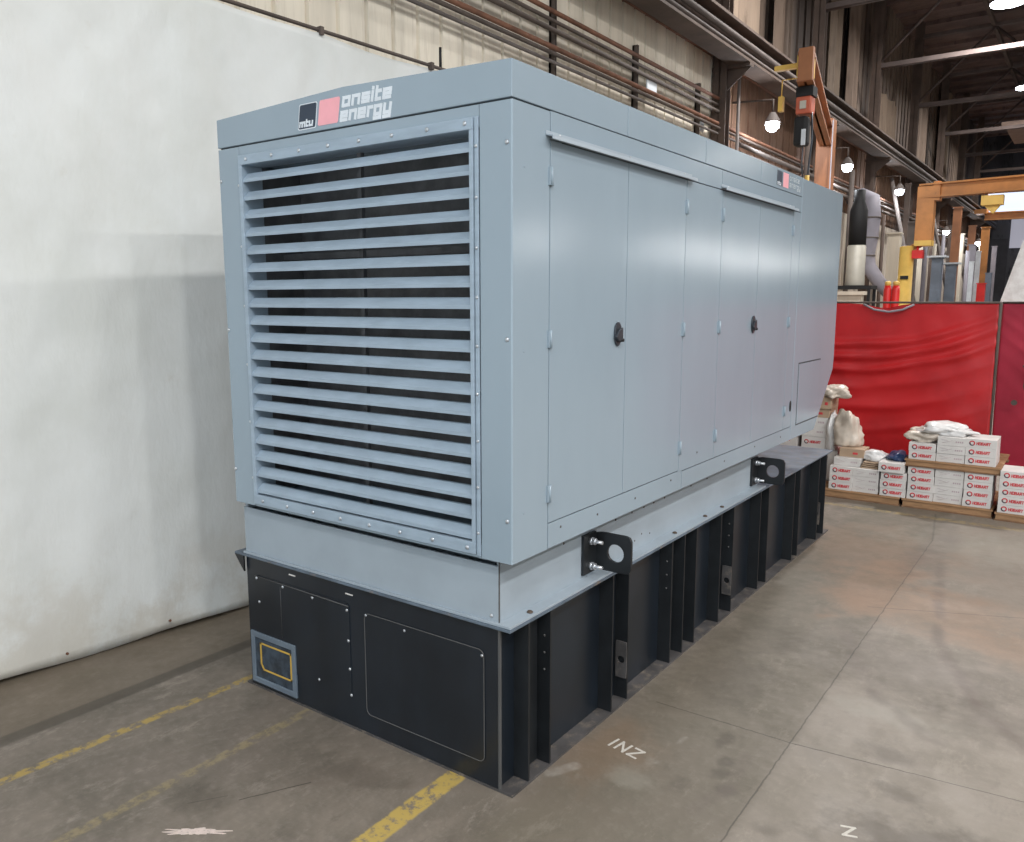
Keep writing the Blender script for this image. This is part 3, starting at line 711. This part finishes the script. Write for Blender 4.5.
# ------------------------------------------------------------ red welding curtains
def red_mat(name, rgb, rough=.42):
    m = NT(name); n = m.noise(1.4, 5, .6)
    c = srgb(*rgb); col = m.mix(m.rng(n, .35, .7), c, tuple(v*.72 for v in c[:3])+(1,))
    m.b.inputs['Transmission Weight'].default_value = 0.0
    m.bump(m.noise(2.2, 4, .5, (1, 1, 1.2)), .25, .03)
    return m.done(col, rough, 0, .45)
def curtain(name, label, p0, p1, z0a, z0b, zt, mat, sag, nx=90, nz=90, swag=1.0, dips=(), ends=(0, 1)):
    p0, p1 = Vector(p0), Vector(p1); L = (p1-p0).length; d = (p1-p0)/L; nrm = Vector((d.y, -d.x))
    t = thing(name, label, 'welding curtain', ((p0.x+p1.x)/2, (p0.y+p1.y)/2, 0))
    b = MB(); V = []
    for j in range(nz+1):
        row = []
        for i in range(nx+1):
            s_ = i/nx; zb = z0a+(z0b-z0a)*s_; top = zt
            for c_, w_, dp in dips: top -= dp*math.exp(-((s_*L-c_)/w_)**2)
            z = zb+(top-zb)*j/nz; h = (j/nz)
            u = (s_-.5)*L
            k = (zt-z) + sag*(1-(2*s_-1)**2)*-.55
            sg = (zt-z) - .42*(1-(2*s_-1)**2) - .12*s_
            off = .03*noise.noise((u*1.1, z*.9, 9)) + .006*noise.noise((u*4+z*2, z*3-u*2, 4))
            for fc, fa, fw in ((.0, .05, .045), (.14, .065, .05), (.3, .05, .045), (.5, .04, .06), (.75, .03, .06), (1.0, .02, .05)):
                off += swag*fa*math.exp(-((sg-fc+.04*noise.noise((u*1.7, fc*9, 3)))/fw)**2)*(1-.75*abs(2*s_-1)**2)*(.7+.6*noise.noise((u*2.1, fc*5, 8)))
            q = p0+d*(s_*L)+nrm*off
            row.append(b.bm.verts.new((q.x, q.y, z)))
        V.append(row)
    for j in range(nz):
        for i in range(nx): b.bm.faces.new((V[j][i], V[j][i+1], V[j+1][i+1], V[j+1][i]))
    o = b.build('curtain_sheet', mat, t, smooth=True); so = o.modifiers.new('s', 'SOLIDIFY'); so.thickness = .003
    b = MB(); b.tube([(p0.x, p0.y, zt+.012), (p1.x, p1.y, zt+.012)], .012, 8); b.build('top_rail', M_dkpipe, t)
    for e in [(p0, p1)[k] for k in ends]:
        b = MB(); b.tube([(e.x, e.y, .01), (e.x, e.y, zt+.02)], .016, 8); b.box(e.x-.04, e.x+.04, e.y-.25, e.y+.25, 0, .02); b.build('curtain_post', M_dkpipe, t)
    return t
M_redc = red_mat('red_vinyl', (190, 32, 36)); M_redp = red_mat('dull_red_vinyl', (190, 56, 76))
cu = curtain('welding_curtain', 'wide bright red vinyl curtain sagging behind the pallets of cartons', (-2.15, 7.62), (1.06, 7.62), .12, .12, 2.06, M_redc, .5, dips=((2.05, .18, .05),))
b = MB(); b.tube([(-.32, 7.58, 2.05), (-.2, 7.56, 1.99), (-.04, 7.555, 1.965), (.1, 7.56, 1.99), (.22, 7.58, 2.05)], .012, 8); b.build('strap', M_duct, cu)
cu2 = curtain('welding_curtain', 'dull purplish red curtain panel at the right edge, angled toward the camera', (1.075, 7.66), (3.0, 7.0), .3, .08, 2.06, M_redp, .2, swag=.3, ends=(1,))
b = MB(); b.tube([(1.32, 7.47, 1.42), (1.36, 7.46, 1.36), (1.345, 7.46, 1.2), (1.37, 7.45, 1.12)], .008, 6); b.lathe((1.27, 7.47, 1.02), [(.03, -.004), (.03, .004)], 10, 'y'); b.build('strap', M_dkpipe, cu2)

# ------------------------------------------------------------ pallets and cartons
def pallet(x0, x1, y0, y1, z0, h, label, group='wooden pallets'):
    t = thing('pallet', label, 'pallet', ((x0+x1)/2, (y0+y1)/2, z0), group)
    n = 7; w_ = (y1-y0)/n
    for k in range(3):
        yy = y0+.02+(y1-y0-.08)*k/2
        b = MB(); b.box(x0+.01, x1-.01, yy, yy+.04, z0+.012, z0+h-.015); b.build('stringer', M_wood, t)
    for k in range(n):
        b = MB(); b.box(x0, x1, y0+k*w_+.008, y0+(k+1)*w_-.008, z0+h-.015, z0+h); b.build('deck_board', M_wood, t)
    for k in (0, 3, 6):
        b = MB(); b.box(x0, x1, y0+k*w_+.008, y0+(k+1)*w_-.008, z0, z0+.012); b.build('bottom_board', M_wooddk, t)
    return t
pallet(-1.1, .42, 6.32, 7.3, 0, .085, 'low wooden pallet on the floor nearest the generator')
pallet(.44, 1.25, 6.32, 7.3, 0, .085, 'wooden pallet on the floor under the double height carton stack')
pallet(.44, 1.29, 6.33, 7.25, .428, .072, 'upper wooden pallet resting on the middle cartons')
pallet(1.27, 2.3, 6.28, 7.2, 0, .075, 'wooden pallet on the floor at the right edge')

def carton(kind, x0, y0, z0, w_, d_, h_, label, group, jit=0.0):
    t = thing('carton', label, 'carton', (x0+w_/2, y0+d_/2, z0), group)
    b = MB(); b.box(x0, x0+w_, y0, y0+d_, z0, z0+h_); b.build('box_body', M_card if kind == 'card' else M_carton, t, bevel=.003)
    b = MB()
    if kind == 'logo':
        cx, cz, r = x0+.055, z0+h_*.5, .026
        for k in range(20):
            a0, a1 = 2*PI*k/20, 2*PI*(k+1)/20
            ri = r*.55
            b.prism([(cx+r*math.cos(a0), y0-.0002, cz+r*math.sin(a0)), (cx+r*math.cos(a1), y0-.0002, cz+r*math.sin(a1)), (cx+ri*math.cos(a1), y0-.0002, cz+ri*math.sin(a1)), (cx+ri*math.cos(a0), y0-.0002, cz+ri*math.sin(a0))], (0,-.0015,0), 1 if 8 < k < 17 else 0)
        word(b, 'HOBART', CAP, (cx+.038, y0-.0002, cz-.012), (1,0,0), (0,0,1), (0,-.0015,0), .0185, .024, .0065, .1, 0)
        b.build('label', [M_red, M_dkprint], t)
    elif kind == 'plain':
        for q in range(4):
            b.box(x0+w_*.64+q*.018, x0+w_*.64+q*.018+.012, y0-.0015, y0-.0002, z0+h_*.42, z0+h_*.6, 0)
        b.tube([(x0+.04, y0-.001, z0+h_*.3), (x0+.09, y0-.001, z0+h_*.45), (x0+.13, y0-.001, z0+h_*.65)], .0012, 4)
        b.tube([(x0+.03, y0-.001, z0+h_*.7), (x0+.1, y0-.001, z0+h_*.55)], .0012, 4)
        b.build('label', M_redlt, t)
    elif kind == 'card':
        b.box(x0+w_*.55, x0+w_*.75, y0-.0015, y0-.0002, z0+h_*.35, z0+h_*.6, 0); b.build('label', M_red, t)
    return t
rnd = random.Random(7)
ORD = ['bottom', 'second from the bottom', 'third from the bottom', 'fourth from the bottom', 'fifth from the bottom', 'sixth from the bottom']
def stack(kind, x0, y0, z0, w_, n, h_, where, d_=.36, group='white cartons on the pallets', jit=.004):
    for k in range(n):
        dx = (rnd.random()-.5)*2*jit
        pos_ = 'topmost' if k == n-1 else ORD[k]
        carton(kind, x0+dx, y0+(rnd.random()-.5)*.01, z0+k*(h_+.0008), w_, d_, h_, 'carton %s, %s' % (where, pos_), group)
stack('logo', -.29, 6.36, .086, .235, 3, .084, 'with ring logo, column nearest the tank')
stack('plain', -.05, 6.365, .086, .255, 3, .084, 'with faint print, second column from the tank')
stack('logo', .222, 6.35, .086, .245, 3, .084, 'with ring logo, left of the double stack')
carton('logo', .2, 6.32, .3415, .245, .36, .1, 'white ring logo carton set askew on top, left of the double stack', 'white cartons on the pallets')
stack('logo', .478, 6.36, .086, .24, 4, .084, 'with ring logo, lower left of double stack')
stack('plain', .724, 6.365, .086, .255, 4, .084, 'with faint print, lower middle of double stack')
stack('logo', .985, 6.355, .086, .245, 4, .084, 'with ring logo, lower right of double stack')
stack('logo', .468, 6.36, .501, .245, 2, .084, 'with ring logo on the upper pallet, left column')
stack('plain', .72, 6.365, .501, .25, 3, .084, 'with faint print on the upper pallet, middle column')
stack('logo', .975, 6.36, .501, .265, 3, .086, 'with ring logo on the upper pallet, right column')
stack('logo', 1.285, 6.31, .076, .25, 5, .081, 'with ring logo on the pallet at the right edge')
stack('plain', 1.54, 6.315, .076, .25, 5, .081, 'with faint print beyond the right edge column', jit=.002)
carton('plain', -.27, 6.43, .3415, .27, .34, .084, 'white carton set back on top of the column nearest the tank', 'white cartons on the pallets')
carton('card', -.235, 6.5, .4265, .25, .26, .09, 'brown cardboard carton topmost over the column nearest the tank', None)
b = MB()
for k in range(4): b.box(.01+k*.006, .19-k*.004, 6.40+k*.01, 6.7, .3415+k*.018, .3515+k*.018)
tag(b.build('cardboard_sheets', M_card), 'few flat brown cardboard sheets stacked on the second column from the tank', 'cardboard')
# taller pile behind the tank's far corner
for k in range(4):
    carton('logo', -.72+(k % 2)*.01, 6.74, .086+k*.1215, .29, .35, .12, 'ring logo carton in tall pile behind the tank, %s' % ORD[k], 'cartons in the tall pile behind the tank')
carton('plain', -.74, 6.74, .573, .3, .35, .11, 'white carton near the middle of the tall pile behind the tank', None)
carton('plain', -.73, 6.74, .684, .3, .35, .11, 'white carton in the upper half of the tall pile behind the tank', None)
carton('card', -.72, 6.74, .795, .3, .35, .1, 'brown carton near the top of the tall pile behind the tank', None)
for k in range(5): carton('logo' if k % 2 else 'plain', -1.05, 6.75, .086+k*.1215, .29, .35, .12, 'carton seen under the generator tail, left of the tall pile, %s' % ORD[k], 'cartons in the tall pile behind the tank')
carton('card', -.56, 6.72, .896, .16, .3, .13, 'small brown carton on top of the tall pile beside the tan bag', None)
carton('plain', -.415, 6.74, .086, .11, .35, .36, 'upright white carton standing behind the nearest column under the bags', None)

def bag(name, label, c, r, mat, seed=0, lump=.35, flat=True, sub=4):
    b = MB(); bmesh.ops.create_icosphere(b.bm, subdivisions=sub, radius=1)
    for v in b.bm.verts:
        n_ = v.co.copy(); k = 1 + lump*noise.noise(n_*1.3+Vector((seed*3.1, 0, 0))) + lump*.45*noise.noise(n_*3.0+Vector((0, seed*2.3, 1)))
        cr = abs(noise.noise(n_*5.5+Vector((seed, 5, 2))))*.13*lump/.35
        p = n_*(k-cr)
        p = Vector((p.x*r[0], p.y*r[1], p.z*r[2]))
        if flat: p.z = max(p.z, -r[2]*.55)
        v.co = Vector(c)+p
    zmin = min(v.co.z for v in b.bm.verts)
    for v in b.bm.verts: v.co.z += c[2]-zmin
    return tag(b.build(name, mat, smooth=True), label, 'bag')
bag('plastic_bag', 'tan crumpled plastic bag slumped beside the tall pile', (-.21, 6.72, .518), (.15, .13, .24), M_bag, 2, .4)
bag('plastic_bag', 'narrow white bag hanging against the tall pile', (-.385, 6.78, .447), (.06, .12, .27), M_bagw, 5, .25)
bag('plastic_bag', 'small tan bag crowning the tall pile behind the generator', (-.4, 6.78, 1.027), (.15, .12, .09), M_bag, 8, .5)
bag('plastic_bag', 'large clear plastic bag draped over the upper middle cartons', (.78, 6.55, .757), (.26, .16, .075), M_bagw, 11, .5)
bag('plastic_bag', 'tan plastic bag on the upper left cartons', (.56, 6.56, .672), (.17, .16, .085), M_bag, 14, .5)
bag('plastic_bag', 'white and grey crumpled bag on the flat cardboard sheets', (.12, 6.62, .408), (.14, .14, .07), M_bagw, 17, .4)
bag('plastic_bag', 'dark blue printed bag wedged left of the upper cartons', (.335, 6.58, .442), (.1, .16, .06), M_blue, 21, .3)

# ------------------------------------------------------------ wall flood lights and high bay lamps
def flood(c, label):
    t = thing('flood_light', label, 'lamp', c, 'flood lights along the left wall')
    x, y, z = c
    b = MB(); b.lathe((x, y, z), [(.04, .14), (.07, .1), (.13, 0), (.14, -.03), (.11, -.03)], 16, 'z'); 
    b.build('lamp_housing', M_steelg, t)
    b = MB(); bmesh.ops.create_uvsphere(b.bm, u_segments=16, v_segments=10, radius=.12)
    for v in b.bm.verts: v.co = Vector((x, y, z-.07))+v.co
    b.build('bulb', M_lamp, t, smooth=True)
    b = MB(); b.tube([(x, y, z+.12), (x, y, z+.35), (-3.74, y, z+.4)], .02, 6); b.build('lamp_arm', M_dkpipe, t)
    l = bpy.data.lights.new('flood_lamp', 'POINT'); l.energy = 65; l.shadow_soft_size = .12; l.color = (.9, .95, 1)
    o = bpy.data.objects.new('flood_lamp', l); C.objects.link(o); o.location = (x+.05, y-.1, z-.22)
for c, lb in (((-3.0, 12.06, 5.2), 'nearest white flood light on the wall, left of the brown jib pillar'), ((-3.0, 17.29, 5.16), 'second flood light on the wall, just right of the brown jib pillar'), ((-3.0, 23.2, 5.24), 'third flood light on the wall, above the grey duct'),
              ((-3.0, 32.2, 4.7), 'fourth flood light on the wall, beside the orange crane mast'), ((-3.0, 42.0, 4.83), 'farthest small flood light on the wall')):
    flood(c, lb)
bl = ['high bay lamp hanging under the roof, nearest visible at the top right corner', 'high bay lamp cut by the right edge, second down', 'high bay lamp far back under the roof', 'high bay lamp above the generator end', 'high bay lamp farthest behind the camera on the right', 'high bay lamp level with the camera on the right',
      'high bay lamp right of the generator front', 'high bay lamp right of the generator middle', 'unseen high bay lamp of the added outermost row, level with the camera', 'unseen high bay lamp of the added outermost row, middle one', 'unseen high bay lamp of the added outermost row, farthest forward', 'unseen fill lamp added behind and above the camera', 'high bay lamp above the aisle on the right', 'high bay lamp right of the far aisle, third row', 'high bay lamp right of the far aisle, fourth row', 'high bay lamp right of the far aisle, last row']
for (x, y), lb in zip(HIGH_BAYS, bl):
    t = thing('high_bay_lamp', lb, 'lamp', (x, y, 9.0), 'high bay lamps under the roof')
    b = MB(); b.lathe((x, y, 9.0), [(.37, .03), (.38, .05), (.28, .2), (.12, .36), (.1, .55), (.04, .6)], 20); b.build('lamp_shade', M_steelg, t)
    b = MB(); b.lathe((x, y, 9.0), [(.36, .0), (.36, .03)], 20); b.build('lens', M_bay, t)
    b = MB(); b.tube([(x, y, 9.7), (x, y, 10.8)], .012, 6); b.build('hanger', M_dkpipe, t)

for y, z in ((12.93, 3.45), (20.15, 3.65), (23.1, 3.65), (26.75, 3.55), (30.5, 3.55), (24.65, 6.8)):  # unseen floods and columns added to reflect as bright spots in generator side
    b = MB(); x = 9.4; b.box(x-.12, x+.12, y-.1, y-.085, 0, 10.8); b.box(x-.12, x+.12, y+.085, y+.1, 0, 10.8); b.box(x-.008, x+.008, y-.1, y+.1, 0, 10.8); trim(b, M_steel)
    t = thing('added_flood_light', 'unseen rectangular flood light added on the right for reflected spots, %s' % {12.93: 'nearest', 20.15: 'second', 23.1: 'third', 26.75: 'fourth', 30.5: 'farthest', 24.65: 'mounted high'}[y], 'lamp', (9.1, y, z-.2), 'added flood lights on the right')
    b = MB(); b.box(9.05, 9.25, y-.4, y+.4, z-.2, z+.2); b.box(9.25, 9.3, y-.05, y+.05, z-.05, z+.05); b.build('lamp_housing', M_steelg, t)
    b = MB(); b.box(9.035, 9.05, y-.37, y+.37, z-.17, z+.17); b.build('lens', M_bay2, t)
    area('added_flood', (9.0, y, z), .7, 24, (1, .98, .95), (0, y-14, z-1.5), 'RECTANGLE', .32)

# ------------------------------------------------------------ jib cranes
def beamI(b, p, q, h, w_, t_=.02, mi=0):
    p, q = Vector(p), Vector(q); d = (q-p).normalized(); s_ = d.cross(Vector((0,0,1))).normalized(); u = s_.cross(d)
    L = q-p
    for (a0, a1, b0, b1) in ((-w_/2, w_/2, -h/2, -h/2+t_), (-w_/2, w_/2, h/2-t_, h/2), (-t_/2, t_/2, -h/2, h/2)):
        b.prism([p+s_*a0+u*b0, p+s_*a1+u*b0, p+s_*a1+u*b1, p+s_*a0+u*b1], L, mi)
t = thing('jib_crane', 'brown jib crane with its arm reaching toward the camera above the generator', 'crane', (-2.41, 13.3, 0), 'jib cranes')
b = MB(); b.box(-2.55, -2.27, 13.16, 13.44, 0, 5.35); b.box(-2.7, -2.12, 13.0, 13.6, 0, .03); b.build('mast', M_orgdk, t, bevel=.01)
b = MB(); beamI(b, (-2.41, 13.3, 5.05), (-1.38, 8.4, 5.05), .36, .2, .03); b.box(-1.46, -1.28, 8.36, 8.44, 4.86, 5.26); b.build('boom', M_orgdk, t)
b = MB(); b.tube([(-2.25, 13.1, 5.3), (-2.24, 13.08, 3), (-2.25, 13.1, 1.8)], .012, 6); b.build('power_cable', M_duct, t)
b = MB(); b.box(-1.85, -1.45, 8.62, 8.7, 5.1, 5.16); b.box(-1.52, -1.36, 8.5, 8.75, 4.96, 5.22); b.build('end_stop', M_yellow, t)
t = thing('chain_hoist', 'orange and black chain hoist with yellow hook hanging from the brown jib arm', 'hoist', (-1.42, 8.75, 3.9))
hx, hy = -1.44, 8.75
b = MB(); b.box(hx-.12, hx+.1, hy-.1, hy+.1, 4.74, 4.86); b.build('trolley', M_black, t)
b = MB(); b.box(hx-.12, hx+.08, hy-.1, hy+.1, 4.52, 4.74); b.build('hoist_body', paint('hoist_orange', (190, 96, 70), .5), t, bevel=.02)
b = MB(); b.box(hx-.06, hx+.02, hy-.115, hy-.10, 4.58, 4.68); b.build('nameplate', M_drum, t)
b = MB(); b.box(hx-.14, hx+.04, hy-.09, hy+.09, 4.12, 4.5); b.build('chain_bag', M_black, t, bevel=.04)
b = MB(); b.tube([(hx+.07, hy, 4.55), (hx+.09, hy, 4.2), (hx+.06, hy, 3.8), (hx+.05, hy, 3.72)], .014, 6); b.tube([(hx-.02, hy, 4.5), (hx-.03, hy, 3.9), (hx+.0, hy, 3.6)], .01, 6); b.build('chain', M_handle, t)
b = MB(); b.tube([(hx+.05, hy, 3.74), (hx+.05, hy, 3.62), (hx+.1, hy, 3.54), (hx+.07, hy, 3.46), (hx, hy, 3.47), (hx-.01, hy, 3.53)], [.03, .03, .025, .025, .02, .01], 8); b.build('hook', M_yellow, t)
b = MB(); b.box(hx-.02, hx+.03, hy-.12, hy-.09, 4.12, 4.32); b.build('white_tag', M_white, t)
b = MB(); b.tube([(hx-.34, hy, 5.0), (hx-.34, hy, 4.78)], .008, 6); b.tube([(hx-.34, hy, 5.0), (hx, hy, 5.0), (hx, hy, 4.86)], .008, 6); b.box(hx-.37, hx-.31, hy-.04, hy+.04, 4.6, 4.79); b.build('pendant_control', M_yellow, t)

t = thing('jib_crane', 'orange jib crane with long arm reaching right across the aisle', 'crane', (-2.12, 20, 0), 'jib cranes')
b = MB(); b.box(-1.95, -1.56, 19.85, 20.15, 3.55, 4.85); b.build('mast', M_orange, t, bevel=.01)
b = MB(); beamI(b, (-1.9, 20, 4.74), (3.2, 19.2, 4.74), .34, .3, .04); b.box(-1.6, -1.45, 19.84, 20.16, 4.5, 4.95); b.build('boom', M_orange, t)
b = MB(); b.box(-1.94, -1.55, 19.8, 20.16, 3.42, 3.55); b.build('yellow_collar', M_yellow, t)
b = MB(); beamI(b, (-1.8, 20, 3.5), (-2.12, 20, 3.3), .16, .14, .02); b.build('knuckle_arm', M_orange, t)
b = MB(); b.box(-.55, -.1, 19.7, 20.0, 4.3, 4.52); b.prism([(-.5,19.8,4.3),(-.15,19.8,4.3),(-.3,19.8,4.1)], (0,.1,0)); b.build('trolley', M_yellow, t)
b = MB(); b.tube([(-1.86, 19.9, 3.3), (-1.86, 19.9, 3.42)], .03, 6); b.box(-1.97, -1.73, 19.8, 20.05, 3.12, 3.32); b.build('brake_box', M_extred, t)
b = MB(); b.lathe((-2.12, 20, 0), [(.3, 0), (.3, .03), (.17, .04), (.17, 3.42), (.12, 3.44)], 18); b.build('pillar', M_yellow, t)
b = MB(); b.box(-2.2, -2.02, 19.8, 19.86, 2.62, 2.7); b.build('clamp', M_black, t)
# far bridge beam and window
b = MB(); beamI(b, (-2.6, 40, 5.8), (12, 40, 5.8), .34, .3, .05); b.box(-3.2, -2.5, 39.6, 40.4, 5.9, 6.1); tag(b.build('bridge_beam', M_orange), 'distant orange crane bridge crossing below the bright far window', 'crane')
b = MB(); b.box(-3.56, 1.5, 49.75, 49.88, 6.75, 7.85); struct(b.build('window_1', M_win))
b = MB(); b.box(-2.35, -.6, 49.7, 49.88, 4.9, 6.5); struct(b.build('window_2', emis('pale_translucent_panel', (176, 176, 190), .55)))
b = MB(); b.box(-3.6, -2.4, 49.6, 49.7, 0, 5.4); b.build('door_1', paint('dark_far_door', (66, 66, 72), .8)); bpy.data.objects['door_1']['kind'] = 'structure'
b = MB(); v = [(-.9, 38, 4.6), (-2.0, 37.2, 0), (.6, 37.2, 0), (.6, 39.2, 0), (-2.0, 39.2, 0)]
for q in ((0,1,2),(0,2,3),(0,3,4),(0,4,1),(1,4,3,2)): b.face([v[k] for k in q])
tag(b.build('tent_tarp', paint('white_far_tarp', (246, 244, 242), .7)), 'white peaked tarp standing far back at the right edge', 'tarp')

# ------------------------------------------------------------ duct, drum, shelf and small machinery behind the red curtain
t = thing('air_duct', 'grey galvanised duct bending down beside the wall behind the red curtain', 'duct', (-2.95, 20, 2.2))
P = [(-3.6, 20.3, 4.72), (-3.3, 20.1, 4.75), (-3.02, 20, 4.62), (-2.98, 20, 4.2), (-3.0, 20, 3.7), (-3.05, 20, 3.25), (-3.0, 20, 2.95), (-2.72, 20, 2.55), (-2.35, 20, 2.15)]
MB().tube(P, [.2, .2, .21, .2, .19, .18, .18, .17, .16], 14).build('duct_body', M_duct, t)
for a, bb_, r in ((P[3], (-2.98, 20, 4.16), .215), (P[5], (-3.05, 20, 3.21), .2), (P[4], (-3.0, 20, 3.66), .205)):
    MB().tube([a, bb_], r, 14).build('duct_band', M_steelg, t)
t = thing('drum_hopper', 'pale drum with a dark pipe above it on a shelf behind the generator end', 'drum', (-2.6, 17, 2.3))
b = MB(); b.lathe((-2.62, 17, 2.42), [(.2, 0), (.21, .02), (.2, .4), (.2, .86), (.18, .9)], 18); b.build('drum_body', M_drum, t)
b = MB(); b.lathe((-2.62, 17, 3.32), [(.19, 0), (.19, .75), (.12, .95), (.12, 1.2)], 16); b.build('stack_pipe', M_black, t)
b = MB(); b.box(-3.5, -2.2, 16.7, 17.3, 2.34, 2.42); b.box(-3.5, -3.44, 16.7, 17.3, 0, 2.34); b.box(-2.28, -2.22, 16.7, 16.76, 0, 2.34); b.box(-2.28, -2.22, 17.24, 17.3, 0, 2.34); tag(b.build('shelf', M_black), 'dark steel shelf carrying the pale drum', 'shelf')
b = MB(); b.box(-3.3, -1.9, 14.5, 14.7, 0, 2.25); b.box(-3.35, -1.85, 14.45, 14.75, 2.2, 2.27); tag(b.build('partition', M_cream), 'low cream partition just above the red curtain near the generator end', 'partition')
for k, (x, lb) in enumerate(((-.135, 'left'), (-.045, 'right'))):
    t = thing('gas_cylinder', 'slim red cylinder with yellow cap behind the red curtain, %s of the pair' % lb, 'cylinder', (x, 7.9, 0), 'red cylinders behind the curtain')
    b = MB(); b.lathe((x, 7.9, 0), [(.042, 0), (.044, .02), (.044, 2.22), (.035, 2.27)], 14); b.build('cylinder_body', M_extred, t)
    b = MB(); b.lathe((x, 7.9, 2.27), [(.035, 0), (.035, .04), (.02, .05)], 12); b.build('cap', M_yellow, t)
# upright machinery and hanging lengths along the far wall
far = []
def post(y, x, z0, z1, r, mat, label, cat='post', grp='uprights along the far wall', sq=True):
    b = MB()
    if sq:
        b.box(x-r, x+r, y-r, y+r, z0, z1); b.box(x-r*1.4, x+r*1.4, y-r*1.4, y+r*1.4, z0, z0+.03)
        b.box(x-r*1.2, x+r*1.2, y-r*1.2, y+r*1.2, z1-.04, z1)
    else: b.tube([(x, y, z0), (x, y, z1)], r, 10); b.tube([(x, y, z0), (x, y, z0+.04)], r*1.5, 10)
    return tag(b.build('upright', mat), label, cat, grp)
post(22, -2.35, 0, 4.2, .12, M_steelg, 'grey steel upright just right of the orange mast')
post(24.5, -2.6, 0, 4.6, .11, M_cream, 'cream wrapped upright right of the yellow column', sq=False)
post(26, -2.3, 0, 3.4, .14, M_grey, 'blue grey upright cabinet, first of the pair behind the red curtain', 'cabinet')
post(29, -2.3, 0, 3.3, .15, M_grey, 'blue grey upright cabinet, second of the pair behind the red curtain', 'cabinet')
post(31, -2.5, 0, 5.4, .13, M_orgdk, 'brown orange upright beside the fourth flood light')
post(28, -3.0, 0, 5.4, .08, M_duct, 'thin pale grey pipe upright against the far wall', sq=False)
post(33, -2.6, 0, 4.6, .12, M_cream, 'cream upright between the far columns')
post(35, -2.4, 0, 4.3, .12, M_duct, 'pale grey upright near the far end')
post(37, -2.7, 0, 5.2, .13, M_orgdk, 'brown upright near the far end of the wall')
post(36.6, -2.15, 0, 2.8, .15, M_extred, 'short red upright beyond the blue grey cabinets')
post(40.8, -2.6, 0, 5.4, .16, M_orange, 'orange upright close to the white peaked tarp')
post(25, -3.1, 0, 5.6, .07, M_steel, 'dark steel upright near the third flood light')
post(18.6, -3.2, 0, 5.2, .06, M_dkpipe, 'dark pipe upright left of the grey duct', sq=False)
post(14.9, -3.2, 0, 5.6, .06, M_dkpipe, 'dark pipe upright right of the brown jib pillar', sq=False)
post(11.2, -3.3, 0, 6.0, .028, M_steelg, 'pale pipe upright beside the first column', sq=False)
post(34, -3.1, 0, 5.0, .07, M_steel, 'dark upright among the far pipes')
post(43, -2.9, 0, 5.0, .15, M_cream, 'cream upright at the far end of the wall')
post(27.4, -2.62, 0, 3.9, .06, M_cream, 'thin cream upright between the two blue grey cabinets', sq=False)
post(30, -2.75, 0, 4.4, .06, M_duct, 'thin pale upright behind the second blue grey cabinet', sq=False)
post(32, -2.2, 0, 3.9, .07, M_duct, 'thin grey upright right of the second blue grey cabinet', sq=False)
post(34.2, -2.3, 0, 3.6, .08, M_white, 'thin white upright between cream and grey posts')
post(38.4, -2.55, 0, 4.2, .09, M_white, 'thin white upright left of the far orange post')
post(39.5, -2.2, 0, 3.3, .12, M_grey, 'short blue grey upright before the far orange post')
post(42, -2.3, 0, 4.6, .1, M_duct, 'pale upright just right of the far orange post')
post(19.0, -3.3, 0, 4.2, .12, M_cream, 'cream upright left of the grey duct', sq=False)
post(21.9, -3.1, 0, 4.4, .05, M_steel, 'thin dark rod right of the grey duct', sq=False)
post(23, -3.0, 0, 4.0, .16, M_cream, 'wide cream upright between duct and yellow pillar')
for i, (y, x, z, lb) in enumerate(((26, -2.3, 3.41, 'first'), (29, -2.3, 3.31, 'second'))):
    b = MB(); b.box(x-.27, x+.27, y-.27, y+.27, z-.005, z+.05); tag(b.build('tray', M_white), 'white tray on top of the %s blue grey cabinet' % lb, 'tray')
# knee braces between wall and floor far back
for i, (y, lb) in enumerate(((23.5, 'right of the orange mast'), (30.2, 'beyond the cabinets'), (35.6, 'near the far end'))):
    b = MB(); b.tube([(-3.3, y, 5.6), (-2.0, y, 0)], .06, 6); b.tube([(-2.0, y, 0), (-2.0, y, .03)], .12, 8)
    tag(b.build('raking_brace', M_steelg), 'slanting steel brace leaning to the wall, ' + lb, 'brace', 'raking braces')
